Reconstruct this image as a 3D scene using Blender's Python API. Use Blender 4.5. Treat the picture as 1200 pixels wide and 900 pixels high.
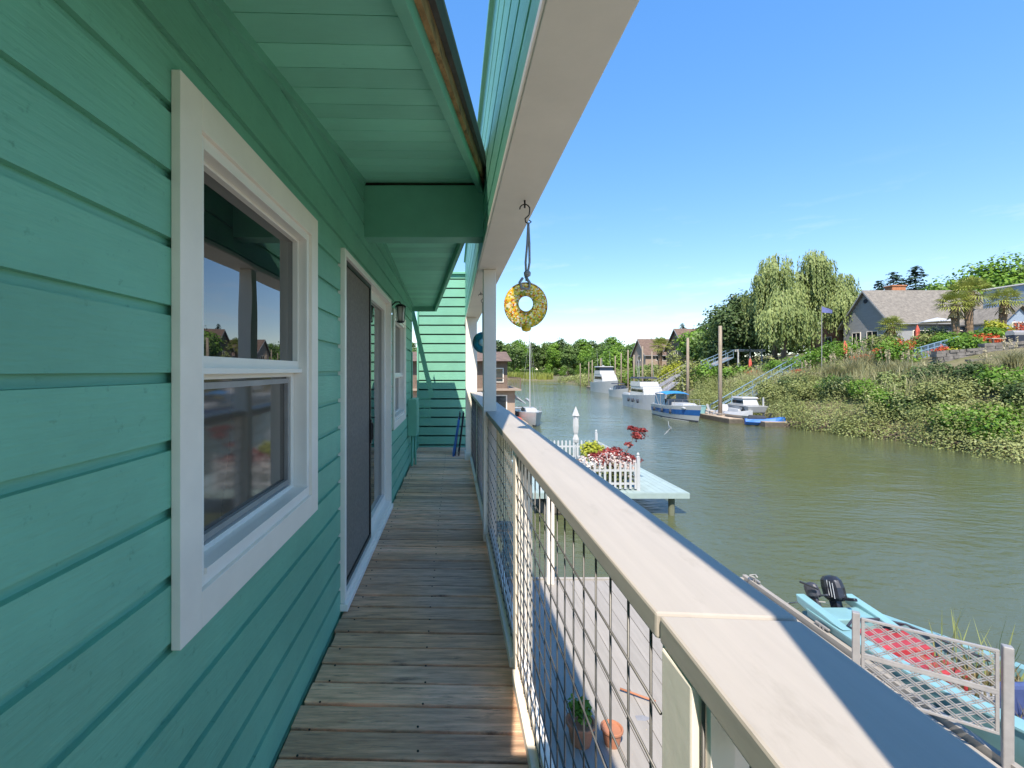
import bpy, math, random
import numpy as np
from mathutils import Vector, Matrix, Quaternion

for o in list(bpy.data.objects):
    bpy.data.objects.remove(o, do_unlink=True)
S = bpy.context.scene
COL = S.collection
R = math.radians

# ------------------------------------------------------------------ camera
EYE = 1.6
FPX, VX, VY = 540.0, 531.0, 434.0           # focal length and vanishing point in photo pixels (1200x900)
cam_d = bpy.data.cameras.new('camera')
cam = bpy.data.objects.new('camera', cam_d); COL.objects.link(cam)
cam.location = (0, 0, EYE); cam.rotation_euler = (R(90), 0, 0)
cam_d.sensor_width = 36; cam_d.lens = 36*FPX/1200
cam_d.shift_x = (600-VX)/1200; cam_d.shift_y = -(450-VY)/1200
cam_d.clip_start = 0.05; cam_d.clip_end = 9000
S.camera = cam

# ------------------------------------------------------------------ light
SUN_DIR = Vector((0.20, 0.72, -1.0)).normalized()
W = bpy.data.worlds.new('World'); S.world = W; W.use_nodes = True
nt = W.node_tree; nt.nodes.clear()
wo = nt.nodes.new('ShaderNodeOutputWorld'); bg = nt.nodes.new('ShaderNodeBackground')
sky = nt.nodes.new('ShaderNodeTexSky'); sky.sky_type = 'NISHITA'; sky.sun_disc = False
sky.sun_elevation = math.asin(-SUN_DIR.z)
sky.sun_rotation = math.atan2(-SUN_DIR.x, -SUN_DIR.y)
sky.altitude = 0; sky.air_density = 1.0; sky.dust_density = 0.0; sky.ozone_density = 3
bg.inputs['Strength'].default_value = 0.15
hs = nt.nodes.new('ShaderNodeHueSaturation'); hs.inputs['Saturation'].default_value = 1.88; hs.inputs['Hue'].default_value = .512
ga = nt.nodes.new('ShaderNodeGamma'); ga.inputs['Gamma'].default_value = .5     # softer step from zenith to horizon
nt.links.new(sky.outputs[0], ga.inputs['Color']); nt.links.new(ga.outputs[0], hs.inputs['Color'])
# a few thin wisps of cloud low in the sky
tcw = nt.nodes.new('ShaderNodeTexCoord'); mpw = nt.nodes.new('ShaderNodeMapping'); mpw.inputs['Scale'].default_value = (5, 5, 22)
nw = nt.nodes.new('ShaderNodeTexNoise'); nw.inputs['Scale'].default_value = 1.6; nw.inputs['Detail'].default_value = 6; nw.inputs['Roughness'].default_value = .6
rw_ = nt.nodes.new('ShaderNodeMapRange'); rw_.inputs['From Min'].default_value = .56; rw_.inputs['From Max'].default_value = .74; rw_.inputs['To Max'].default_value = .30
sx_ = nt.nodes.new('ShaderNodeSeparateXYZ'); ez = nt.nodes.new('ShaderNodeMapRange'); ez.inputs['From Min'].default_value = .34; ez.inputs['From Max'].default_value = .10
mlw = nt.nodes.new('ShaderNodeMath'); mlw.operation = 'MULTIPLY'; mxw = nt.nodes.new('ShaderNodeMix'); mxw.data_type = 'RGBA'; mxw.inputs[7].default_value = (2.1, 2.2, 2.3, 1)
nt.links.new(tcw.outputs['Generated'], mpw.inputs['Vector']); nt.links.new(mpw.outputs[0], nw.inputs['Vector']); nt.links.new(nw.outputs['Fac'], rw_.inputs['Value'])
nt.links.new(tcw.outputs['Generated'], sx_.inputs[0]); nt.links.new(sx_.outputs['Z'], ez.inputs['Value'])
nt.links.new(rw_.outputs[0], mlw.inputs[0]); nt.links.new(ez.outputs[0], mlw.inputs[1]); nt.links.new(mlw.outputs[0], mxw.inputs[0])
nt.links.new(hs.outputs[0], mxw.inputs[6]); nt.links.new(mxw.outputs[2], bg.inputs['Color']); nt.links.new(bg.outputs[0], wo.inputs['Surface'])
sd = bpy.data.lights.new('sun', 'SUN'); sd.energy = 2.0; sd.angle = R(0.5); sd.color = (1, 0.915, 0.79)
sun = bpy.data.objects.new('sun', sd); COL.objects.link(sun)
sun.rotation_euler = SUN_DIR.to_track_quat('-Z', 'Y').to_euler(); sun.location = (-5, -15, 25)
S.view_settings.view_transform = 'Standard'; S.view_settings.look = 'None'
S.view_settings.exposure = 1.98; S.view_settings.gamma = 1
S.render.engine = 'CYCLES'
S.cycles.max_bounces = 10; S.cycles.diffuse_bounces = 6; S.cycles.transparent_max_bounces = 16

# ------------------------------------------------------------------ helpers
def P(px, py, Y):
    """photo pixel + distance -> world point (layout measurements)"""
    return Vector(((px-VX)/FPX*Y, Y, EYE-(py-VY)/FPX*Y))

def tag(o, label=None, cat=None, group=None, kind=None):
    if label: o['label'] = label
    if cat: o['category'] = cat
    if group: o['group'] = group
    if kind: o['kind'] = kind
    return o

def empty(name, loc, label, cat, group=None, rz=0):
    o = bpy.data.objects.new(name, None); COL.objects.link(o)
    o.location = loc; o.rotation_euler = (0, 0, rz); o.empty_display_size = .2
    return tag(o, label, cat, group)

class MB:
    def __init__(s): s.v = []; s.f = []
    def quadset(s, verts, faces):
        b = len(s.v); s.v += [tuple(v) for v in verts]; s.f += [tuple(i+b for i in f) for f in faces]; return s
    def box(s, x0, x1, y0, y1, z0, z1):
        return s.quadset([(x0,y0,z0),(x1,y0,z0),(x1,y1,z0),(x0,y1,z0),(x0,y0,z1),(x1,y0,z1),(x1,y1,z1),(x0,y1,z1)],
            [(0,3,2,1),(4,5,6,7),(0,1,5,4),(1,2,6,5),(2,3,7,6),(3,0,4,7)])
    def beam(s, a, b, w, h=None, up=(0,0,1)):
        h = w if h is None else h
        a = Vector(a); b = Vector(b); d = (b-a).normalized(); u = Vector(up)
        sd_ = d.cross(u)
        if sd_.length < 1e-4: sd_ = d.cross(Vector((1,0,0)))
        sd_.normalize(); u = sd_.cross(d).normalized()
        vs = []
        for p in (a, b):
            for (i, j) in ((-1,-1),(1,-1),(1,1),(-1,1)): vs.append(p+sd_*(i*w/2)+u*(j*h/2))
        return s.quadset(vs, [(0,1,2,3)[::-1],(4,5,6,7),(0,4,5,1)[::-1],(1,5,6,2)[::-1],(2,6,7,3)[::-1],(3,7,4,0)[::-1]])
    def tube(s, pts, rad, n=8, cap=True):
        pts = [Vector(p) for p in pts]; rs = rad if isinstance(rad, (list, tuple)) else [rad]*len(pts)
        b = len(s.v); prev = None
        for i, p in enumerate(pts):
            d = (pts[min(i+1, len(pts)-1)]-pts[max(i-1, 0)]).normalized()
            if prev is None:
                u = d.orthogonal().normalized()
            else:
                u = (prev-d*prev.dot(d))
                u = u.normalized() if u.length > 1e-5 else d.orthogonal().normalized()
            prev = u; w = d.cross(u)
            for k in range(n):
                a = 2*math.pi*k/n; s.v.append(tuple(p+(u*math.cos(a)+w*math.sin(a))*rs[i]))
        for i in range(len(pts)-1):
            for k in range(n):
                k2 = (k+1) % n
                s.f.append((b+i*n+k, b+i*n+k2, b+(i+1)*n+k2, b+(i+1)*n+k))
        if cap:
            s.f.append(tuple(b+k for k in range(n))[::-1]); s.f.append(tuple(b+(len(pts)-1)*n+k for k in range(n)))
        return s
    def lathe(s, prof, c=(0,0,0), n=16):
        b = len(s.v)
        for (r, z) in prof:
            for k in range(n):
                a = 2*math.pi*k/n; s.v.append((c[0]+r*math.cos(a), c[1]+r*math.sin(a), c[2]+z))
        for i in range(len(prof)-1):
            for k in range(n):
                k2 = (k+1) % n; s.f.append((b+i*n+k, b+i*n+k2, b+(i+1)*n+k2, b+(i+1)*n+k))
        s.f.append(tuple(b+k for k in range(n))[::-1]); s.f.append(tuple(b+(len(prof)-1)*n+k for k in range(n)))
        return s
    def prism(s, poly, axis, a0, a1):
        """extrude a 2-D outline along axis ('x': (y,z), 'y': (x,z), 'z': (x,y))"""
        def at(p, a): return {'x': (a, p[0], p[1]), 'y': (p[0], a, p[1]), 'z': (p[0], p[1], a)}[axis]
        n = len(poly); b = len(s.v)
        s.v += [at(p, a0) for p in poly]+[at(p, a1) for p in poly]
        s.f.append(tuple(range(b, b+n))); s.f.append(tuple(range(b+2*n-1, b+n-1, -1)))
        for i in range(n):
            j = (i+1) % n; s.f.append((b+i, b+n+i, b+n+j, b+j))
        return s
    def build(s, name, mat, parent=None, bev=0, smooth=False, world=True, fixn=True):
        me = bpy.data.meshes.new(name)
        v = s.v
        if parent is not None and world:
            l = parent.location
            # ancestors carry no rotation when world coordinates are used
            p = parent.parent
            while p is not None: l = l+p.location; p = p.parent
            v = [(a-l.x, b-l.y, c-l.z) for (a, b, c) in v]
        me.from_pydata(v, [], s.f); me.update()
        if fixn and len(s.f) < 60000:
            import bmesh
            bm = bmesh.new(); bm.from_mesh(me); bmesh.ops.recalc_face_normals(bm, faces=bm.faces); bm.to_mesh(me); bm.free()
        if mat: me.materials.append(mat)
        o = bpy.data.objects.new(name, me); COL.objects.link(o)
        if parent is not None: o.parent = parent
        if smooth:
            for p in me.polygons: p.use_smooth = True
        if bev:
            m = o.modifiers.new('bevel', 'BEVEL'); m.width = bev; m.segments = 2; m.limit_method = 'ANGLE'; m.angle_limit = R(40)
        return o

def dup(root, loc, rz=0, sc=1, label=None, group=None):
    c = root.copy(); COL.objects.link(c); c.location = loc; c.rotation_euler = (0, 0, rz)
    c.scale = (sc, sc, sc) if not isinstance(sc, tuple) else sc
    if label: c['label'] = label
    if group: c['group'] = group
    for ch in list(root.children):
        d = ch.copy(); COL.objects.link(d); d.parent = c
        for g in list(ch.children):
            e = g.copy(); COL.objects.link(e); e.parent = d
    return c

# ------------------------------------------------------------------ materials
def pm(name, col, rough=.6, var=.15, scale=6., bump=.0, bscale=None, stretch=(1,1,1), island=0., metal=0., spec=.5, grain=None, dirt=None, trans=0., streak=None, tint=None):
    """painted / weathered surface: base colour varied by noise, optional per-piece variation, grain bump and dirt spots"""
    m = bpy.data.materials.new(name); m.use_nodes = True; t = m.node_tree; N = t.nodes; L = t.links
    b = N['Principled BSDF']; b.inputs['Roughness'].default_value = rough; b.inputs['Metallic'].default_value = metal
    b.inputs['Specular IOR Level'].default_value = spec
    tc = N.new('ShaderNodeTexCoord'); mp = N.new('ShaderNodeMapping'); mp.inputs['Scale'].default_value = stretch
    L.new(tc.outputs['Object'], mp.inputs['Vector'])
    no = N.new('ShaderNodeTexNoise'); no.inputs['Scale'].default_value = scale; no.inputs['Detail'].default_value = 6; no.inputs['Roughness'].default_value = .65
    L.new(mp.outputs[0], no.inputs['Vector'])
    mr = N.new('ShaderNodeMapRange'); mr.inputs['From Min'].default_value = .3; mr.inputs['From Max'].default_value = .7
    mr.inputs['To Min'].default_value = 1-var; mr.inputs['To Max'].default_value = 1+var
    L.new(no.outputs['Fac'], mr.inputs['Value'])
    fac = mr.outputs[0]
    if streak:   # (scale vector, amount)
        mps = N.new('ShaderNodeMapping'); mps.inputs['Scale'].default_value = streak[0]; L.new(tc.outputs['Object'], mps.inputs['Vector'])
        ns = N.new('ShaderNodeTexNoise'); ns.inputs['Scale'].default_value = 1; ns.inputs['Detail'].default_value = 7; ns.inputs['Roughness'].default_value = .7; ns.inputs['Distortion'].default_value = .6
        L.new(mps.outputs[0], ns.inputs['Vector'])
        ms = N.new('ShaderNodeMapRange'); ms.inputs['From Min'].default_value = .3; ms.inputs['From Max'].default_value = .7; ms.inputs['To Min'].default_value = 1-streak[1]; ms.inputs['To Max'].default_value = 1+streak[1]
        L.new(ns.outputs['Fac'], ms.inputs['Value'])
        mm = N.new('ShaderNodeMath'); mm.operation = 'MULTIPLY'; L.new(fac, mm.inputs[0]); L.new(ms.outputs[0], mm.inputs[1]); fac = mm.outputs[0]
    if island:
        g = N.new('ShaderNodeNewGeometry'); mi = N.new('ShaderNodeMapRange')
        mi.inputs['To Min'].default_value = 1-island; mi.inputs['To Max'].default_value = 1+island
        L.new(g.outputs['Random Per Island'], mi.inputs['Value'])
        mu = N.new('ShaderNodeMath'); mu.operation = 'MULTIPLY'; L.new(fac, mu.inputs[0]); L.new(mi.outputs[0], mu.inputs[1]); fac = mu.outputs[0]
    vm = N.new('ShaderNodeVectorMath'); vm.operation = 'SCALE'; vm.inputs[0].default_value = col[:3]
    L.new(fac, vm.inputs['Scale']); out = vm.outputs[0]
    if tint:    # broad patches of a second colour
        nt_ = N.new('ShaderNodeTexNoise'); nt_.inputs['Scale'].default_value = tint[1]; nt_.inputs['Detail'].default_value = 2; L.new(tc.outputs['Object'], nt_.inputs['Vector'])
        mt_ = N.new('ShaderNodeMapRange'); mt_.inputs['From Min'].default_value = .4; mt_.inputs['From Max'].default_value = .6; L.new(nt_.outputs['Fac'], mt_.inputs['Value'])
        xt = N.new('ShaderNodeMix'); xt.data_type = 'RGBA'; L.new(mt_.outputs[0], xt.inputs[0]); xt.inputs[6].default_value = (*col[:3], 1); xt.inputs[7].default_value = (*tint[0], 1)
        L.new(xt.outputs[2], vm.inputs[0])
    if dirt:   # (colour, scale, threshold, amount)
        n2 = N.new('ShaderNodeTexNoise'); n2.inputs['Scale'].default_value = dirt[1]; n2.inputs['Detail'].default_value = 8; n2.inputs['Roughness'].default_value = .7
        L.new(mp.outputs[0], n2.inputs['Vector'])
        m2 = N.new('ShaderNodeMapRange'); m2.inputs['From Min'].default_value = dirt[2]; m2.inputs['From Max'].default_value = dirt[2]+.12
        m2.inputs['To Max'].default_value = dirt[3]; L.new(n2.outputs['Fac'], m2.inputs['Value'])
        mx = N.new('ShaderNodeMix'); mx.data_type = 'RGBA'; L.new(m2.outputs[0], mx.inputs[0]); L.new(out, mx.inputs[6])
        mx.inputs[7].default_value = (*dirt[0], 1); out = mx.outputs[2]
    L.new(out, b.inputs['Base Color'])
    if bump:
        n3 = N.new('ShaderNodeTexNoise'); n3.inputs['Scale'].default_value = bscale or scale*4; n3.inputs['Detail'].default_value = 5
        mp3 = N.new('ShaderNodeMapping'); mp3.inputs['Scale'].default_value = grain or stretch
        L.new(tc.outputs['Object'], mp3.inputs['Vector']); L.new(mp3.outputs[0], n3.inputs['Vector'])
        bp = N.new('ShaderNodeBump'); bp.inputs['Strength'].default_value = 1; bp.inputs['Distance'].default_value = bump
        L.new(n3.outputs['Fac'], bp.inputs['Height']); L.new(bp.outputs[0], b.inputs['Normal'])
    return m

def leafmat(name, dark, light, nscale=.5, trans=.28):
    m = bpy.data.materials.new(name); m.use_nodes = True; t = m.node_tree; N = t.nodes; L = t.links
    N.remove(N['Principled BSDF']); out = N['Material Output']
    g = N.new('ShaderNodeNewGeometry'); tc = N.new('ShaderNodeTexCoord')
    no = N.new('ShaderNodeTexNoise'); no.inputs['Scale'].default_value = nscale; no.inputs['Detail'].default_value = 3
    L.new(tc.outputs['Object'], no.inputs['Vector'])
    mr = N.new('ShaderNodeMapRange'); mr.inputs['From Min'].default_value = .35; mr.inputs['From Max'].default_value = .65; L.new(no.outputs['Fac'], mr.inputs['Value'])
    ad = N.new('ShaderNodeMath'); ad.operation = 'MULTIPLY_ADD'; ad.inputs[1].default_value = .4; L.new(g.outputs['Random Per Island'], ad.inputs[0]); L.new(mr.outputs[0], ad.inputs[2])
    hf = N.new('ShaderNodeMath'); hf.operation = 'MULTIPLY'; hf.inputs[1].default_value = .71; L.new(ad.outputs[0], hf.inputs[0])
    mx = N.new('ShaderNodeMix'); mx.data_type = 'RGBA'; mx.inputs[6].default_value = (*dark, 1); mx.inputs[7].default_value = (*light, 1)
    L.new(hf.outputs[0], mx.inputs[0])
    df = N.new('ShaderNodeBsdfDiffuse'); tr = N.new('ShaderNodeBsdfTranslucent'); gl = N.new('ShaderNodeBsdfGlossy'); gl.inputs['Roughness'].default_value = .45
    L.new(mx.outputs[2], df.inputs['Color']); L.new(mx.outputs[2], tr.inputs['Color'])
    m1 = N.new('ShaderNodeMixShader'); m1.inputs[0].default_value = trans; L.new(df.outputs[0], m1.inputs[1]); L.new(tr.outputs[0], m1.inputs[2])
    m2 = N.new('ShaderNodeMixShader'); m2.inputs[0].default_value = .02; L.new(m1.outputs[0], m2.inputs[1]); L.new(gl.outputs[0], m2.inputs[2])
    L.new(m2.outputs[0], out.inputs['Surface'])
    return m

def glassmat(name, base=(.012,.014,.015), ior=2.4, rough=.01):
    m = bpy.data.materials.new(name); m.use_nodes = True; t = m.node_tree; N = t.nodes; L = t.links
    b = N['Principled BSDF']
    b.inputs['Base Color'].default_value = (*base, 1); b.inputs['Roughness'].default_value = rough; b.inputs['IOR'].default_value = ior
    tc = N.new('ShaderNodeTexCoord'); no = N.new('ShaderNodeTexNoise'); no.inputs['Scale'].default_value = 2.2; no.inputs['Detail'].default_value = 1
    L.new(tc.outputs['Object'], no.inputs['Vector'])
    bp = N.new('ShaderNodeBump'); bp.inputs['Distance'].default_value = .002; L.new(no.outputs['Fac'], bp.inputs['Height']); L.new(bp.outputs[0], b.inputs['Normal'])
    return m

M = {}
TEAL = (.165, .435, .305)
M['siding'] = pm('teal_siding_paint', TEAL, .5, .10, 2.2, .0028, 12, (1,1,1), island=.06, grain=(7,.8,7), streak=((45,6,45), .035), dirt=((.07,.23,.155), 24, .60, .7))
M['teal'] = pm('teal_trim_paint', TEAL, .55, .10, 3, .0012, 14, dirt=((.075,.25,.165), 10, .66, .5))
M['tealx'] = pm('teal_cross_siding_paint', (.185,.44,.31), .55, .08, 2.2, .0018, 9, island=.05, grain=(.55,7,7))
M['soffit'] = pm('teal_soffit_boards', (.25,.61,.44), .55, .09, 2, .0018, 10, island=.10, grain=(.5,7,7), dirt=((.10,.30,.205), 9, .66, .4))
M['white'] = pm('white_trim_paint', (.88,.79,.68), .45, .05, 4, .0006, 30, dirt=((.45,.42,.37), 12, .68, .35))
M['cream'] = pm('cream_beam_paint', (.80,.71,.61), .5, .05, 3, .0008, 20, dirt=((.45,.40,.34), 8, .68, .3))
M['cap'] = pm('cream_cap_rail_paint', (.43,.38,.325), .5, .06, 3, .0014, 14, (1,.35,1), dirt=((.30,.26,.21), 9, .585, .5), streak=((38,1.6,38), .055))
M['vinyl'] = pm('white_vinyl', (.88,.82,.74), .35, .03, 5, 0)
M['glass'] = glassmat('window_glass')
M['pane_low'] = glassmat('screened_window_glass', (.085,.07,.056), 1.9, .06)
M['screen'] = pm('dark_insect_screen', (.20,.175,.15), .8, .2, 40, .001, 300, spec=.2)
M['deck'] = pm('weathered_deck_boards', (.74,.42,.235), .75, .30, 3.2, .006, 7, (1.2,9,1), island=.30, grain=(1.2,16,1), dirt=((.075,.06,.045), 3.0, .565, .75), streak=((3,55,10), .30), tint=((.62,.40,.27), 1.1))
M['wire'] = pm('galvanised_wire', (.12,.115,.11), .45, .2, 20, metal=.4)
M['metal_dark'] = pm('dark_bronze_metal', (.03,.025,.022), .4, .2, 20, metal=.6)
M['rotwood'] = pm('bare_rotting_wood', (.30,.17,.07), .9, .5, 9, .003, 30, stretch=(2,.7,2), dirt=((.05,.03,.02), 7, .52, .9))
M['black'] = pm('black_plastic', (.02,.02,.022), .4, .2, 10)
M['gutter'] = pm('dark_roof_edge', (.06,.055,.05), .7, .3, 12)
M['shingle'] = pm('grey_brown_shingles', (.20,.178,.15), .9, .3, 3, .02, 9, dirt=((.12,.105,.09), 2.5, .55, .6))
M['shingle_brown'] = pm('brown_shake_shingles', (.15,.10,.075), .9, .35, 2.5, .03, 7)
M['boat_white'] = pm('white_gelcoat', (.42,.42,.41), .25, .05, 2)
M['boat_grey'] = pm('pale_grey_gelcoat', (.42,.43,.44), .3, .06, 2)
M['boat_blue'] = pm('navy_blue_gelcoat', (.02,.10,.30), .25, .1, 2)
M['canvas_blue'] = pm('bright_blue_canvas', (.03,.22,.50), .7, .15, 3)
M['canvas_dark'] = pm('dark_canvas', (.03,.035,.05), .7, .15, 3)
M['boat_glass'] = glassmat('boat_window_glass', (.02,.025,.03), 1.6, .05)
M['turq'] = pm('turquoise_boat_paint', (.21,.39,.41), .35, .10, 2.5, .0006, 10, dirt=((.30,.50,.52), 6, .62, .5))
M['pile'] = pm('weathered_piling', (.34,.27,.20), .9, .35, 3, .02, 6, stretch=(3,3,.4))
M['dockwood'] = pm('tan_dock_planks', (.42,.33,.24), .85, .25, 3, .004, 8, island=.15)
M['float_deck'] = pm('pale_grey_float_planks', (.32,.29,.255), .8, .10, 2.5, .003, 8, stretch=(5,.5,1), island=.08, dirt=((.30,.27,.24), 4, .62, .5))
M['pier'] = pm('pale_mint_pier_planks', (.31,.39,.37), .7, .10, 3, .002, 8, island=.07)
M['pier_under'] = pm('wet_dark_timber', (.10,.085,.065), .9, .35, 4, .01, 10)
M['picket'] = pm('white_picket_paint', (.46,.46,.46), .5, .05, 6)
M['grey_metal'] = pm('grey_galvanised_metal', (.36,.34,.325), .45, .12, 8, metal=.3)
M['blue_rail'] = pm('blue_grey_gangway_metal', (.22,.33,.45), .5, .15, 2)
M['rope'] = pm('grey_rope', (.33,.32,.30), .9, .3, 60, .001, 200)
M['bark'] = pm('brown_bark', (.14,.10,.075), .95, .35, 3, .03, 6, stretch=(3,3,.5))
M['palmbark'] = pm('fibrous_palm_trunk', (.20,.135,.085), .95, .45, 6, .05, 9, stretch=(1,1,2.5))
M['stone'] = pm('mossy_dark_stone', (.17,.155,.14), .95, .45, 2.2, .05, 4)
M['brick'] = pm('orange_brick', (.42,.17,.08), .9, .25, 5, .01, 12)
M['house_grey'] = pm('grey_cedar_shingle_wall', (.30,.305,.31), .8, .12, 3, .01, 6, stretch=(.4,.4,6))
M['house_blue'] = pm('grey_blue_clapboard', (.26,.33,.42), .7, .10, 3, .01, 6, stretch=(.3,.3,6))
M['house_tan'] = pm('tan_stucco', (.33,.25,.19), .85, .12, 2)
M['house_brown'] = pm('brown_cladding', (.17,.12,.09), .85, .2, 3)
M['coral'] = pm('coral_red_fabric', (.62,.12,.08), .8, .15, 4)
M['red'] = pm('faded_red_vinyl', (.36,.035,.045), .6, .25, 6, .002, 20)
M['navy'] = pm('navy_vinyl_seat', (.06,.085,.20), .5, .2, 6)
M['blue_tarp'] = pm('bright_blue_plastic', (.03,.14,.46), .4, .2, 6, .004, 12)
M['terracotta'] = pm('terracotta', (.42,.17,.09), .8, .15, 8)
M['turq_glaze'] = pm('turquoise_glazed_pot', (.05,.30,.36), .2, .2, 6)
M['soil'] = pm('riverbank_soil_and_dry_grass', (.15,.13,.065), 1, .35, .8, .08, 3, dirt=((.10,.115,.035), .35, .5, .8))
M['farsoil'] = M['soil']
M['l_far'] = leafmat('far_tree_leaves', (.065,.125,.032), (.20,.29,.08), .14)
M['l_dark'] = leafmat('dark_tree_leaves', (.045,.08,.026), (.12,.175,.06), .3)
M['l_willow'] = leafmat('willow_leaves', (.115,.165,.045), (.38,.44,.16), .25)
M['l_bright'] = leafmat('bright_green_leaves', (.065,.15,.018), (.24,.39,.055), .4)
M['l_olive'] = leafmat('olive_bank_leaves', (.165,.195,.055), (.36,.39,.15), .35)
M['l_conifer'] = leafmat('blue_green_needles', (.02,.045,.028), (.07,.125,.08), .4)
M['l_palm'] = leafmat('palm_fronds', (.11,.15,.025), (.40,.42,.10), .5)
M['l_reed'] = leafmat('reed_blades', (.13,.17,.03), (.32,.34,.08), .08)
M['l_pampas'] = leafmat('dry_grass_blades', (.17,.175,.07), (.50,.47,.26), .3)
M['l_plume'] = leafmat('pale_grass_plumes', (.42,.36,.22), (.62,.55,.38), .5)
M['l_maple'] = leafmat('red_maple_leaves', (.16,.02,.02), (.42,.09,.08), 3)
M['l_yellow'] = leafmat('yellow_green_leaves', (.20,.24,.02), (.50,.50,.06), 3)
M['f_red'] = leafmat('red_orange_flowers', (.40,.03,.02), (.75,.18,.06), 1.2)
M['f_white'] = leafmat('white_pink_flowers', (.6,.40,.36), (.8,.75,.68), 3)
M['l_dry'] = leafmat('dry_weeds', (.13,.11,.04), (.36,.30,.16), 3)

def water_mat():
    m = bpy.data.materials.new('rippled_river_water'); m.use_nodes = True; t = m.node_tree; N = t.nodes; L = t.links
    b = N['Principled BSDF']; b.inputs['Roughness'].default_value = .06; b.inputs['IOR'].default_value = 1.36
    tc = N.new('ShaderNodeTexCoord')
    n0 = N.new('ShaderNodeTexNoise'); n0.inputs['Scale'].default_value = .035; n0.inputs['Detail'].default_value = 3
    L.new(tc.outputs['Object'], n0.inputs['Vector'])
    cr = N.new('ShaderNodeMix'); cr.data_type = 'RGBA'; cr.inputs[6].default_value = (.095,.10,.033,1); cr.inputs[7].default_value = (.07,.092,.058,1)
    L.new(n0.outputs['Fac'], cr.inputs[0]); L.new(cr.outputs[2], b.inputs['Base Color'])
    def wave(scale, stretch, detail, rot):
        mp = N.new('ShaderNodeMapping'); mp.inputs['Scale'].default_value = stretch; mp.inputs['Rotation'].default_value = (0,0,R(rot))
        L.new(tc.outputs['Object'], mp.inputs['Vector'])
        n = N.new('ShaderNodeTexNoise'); n.inputs['Scale'].default_value = scale; n.inputs['Detail'].default_value = detail; n.inputs['Roughness'].default_value = .55
        L.new(mp.outputs[0], n.inputs['Vector']); return n.outputs['Fac']
    a = wave(3.2, (.6,1.1,1), 5, 12); c = wave(.5, (.5,1,1), 2, -15)
    # calmer and rougher patches of wind
    pt = N.new('ShaderNodeTexNoise'); pt.inputs['Scale'].default_value = .06; pt.inputs['Detail'].default_value = 2
    L.new(tc.outputs['Object'], pt.inputs['Vector'])
    pr = N.new('ShaderNodeMapRange'); pr.inputs['From Min'].default_value = .35; pr.inputs['From Max'].default_value = .65; pr.inputs['To Min'].default_value = .30; pr.inputs['To Max'].default_value = 1.1
    L.new(pt.outputs['Fac'], pr.inputs['Value'])
    ml = N.new('ShaderNodeMath'); ml.operation = 'MULTIPLY'; L.new(a, ml.inputs[0]); L.new(pr.outputs[0], ml.inputs[1])
    b1 = N.new('ShaderNodeBump'); b1.inputs['Distance'].default_value = .08; b1.inputs['Strength'].default_value = 1; L.new(ml.outputs[0], b1.inputs['Height'])
    b2 = N.new('ShaderNodeBump'); b2.inputs['Distance'].default_value = .075; L.new(c, b2.inputs['Height']); L.new(b1.outputs[0], b2.inputs['Normal'])
    L.new(b2.outputs[0], b.inputs['Normal'])
    return m
M['water'] = water_mat()

# ------------------------------------------------------------------ foliage
def rngs(seed): return np.random.default_rng(seed)
def quads_from(c, n, size, rng, aspect=.7):
    """leaf quads at centres c with normals n"""
    k = len(c)
    t = rng.normal(size=(k,3)); t -= n*np.sum(t*n, 1, keepdims=True); t /= np.linalg.norm(t, axis=1, keepdims=True)+1e-9
    b = np.cross(n, t); s = size*(.6+.8*rng.random((k,1)))
    a = t*s; b = b*s*aspect
    v = np.stack([c-a, c-b*.9+a*.1, c+a, c+b], 1).reshape(-1,3)
    return v
def add_quads(mb, v):
    b = len(mb.v); n = len(v)//4
    mb.v += [tuple(x) for x in v.tolist()]
    mb.f += [(b+4*i, b+4*i+1, b+4*i+2, b+4*i+3) for i in range(n)]
def crown(mb, blobs, n, size, seed, fill=.5):
    rng = rngs(seed); bl = np.array(blobs, float)
    w = (bl[:,3]*bl[:,4]*bl[:,5])**(2/3); w /= w.sum()
    idx = rng.choice(len(bl), n, p=w)
    d = rng.normal(size=(n,3)); d /= np.linalg.norm(d, axis=1, keepdims=True)
    ph = rng.random(6)*6.28
    lump = 1+.13*np.sin(5*d[:,0]+ph[0]+idx)+.13*np.sin(6*d[:,1]+ph[1]+2*idx)+.12*np.sin(5*d[:,2]+ph[2])
    r = (fill+(1-fill)*rng.random(n)**.6)*lump
    stray = rng.random(n) < .05; r[stray] *= 1.12
    c = bl[idx,:3]+d*bl[idx,3:6]*r[:,None]
    nn = d+rng.normal(size=(n,3))*.6+np.array([0,-.1,.6]); nn /= np.linalg.norm(nn, axis=1, keepdims=True)
    add_quads(mb, quads_from(c, nn, size, rng))
def blobs_round(rng, w, h, z0, k, rad=.38):
    """irregular set of lobes filling a crown of width w from z0 to z0+h"""
    out = [(0,0,z0+h*.5,w*.36,w*.36,h*.42)]
    for i in range(k):
        a = rng.random()*6.28; u = rng.random(); rr = w*.5*math.sin(math.pi*min(.93,.2+.75*u))*.72
        q = w*rad*(.5+.5*rng.random())*(.75 if u > .7 else 1)
        out.append((rr*math.cos(a), rr*math.sin(a), z0+h*(.12+.76*u), q, q, q*.8))
    return out
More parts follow.
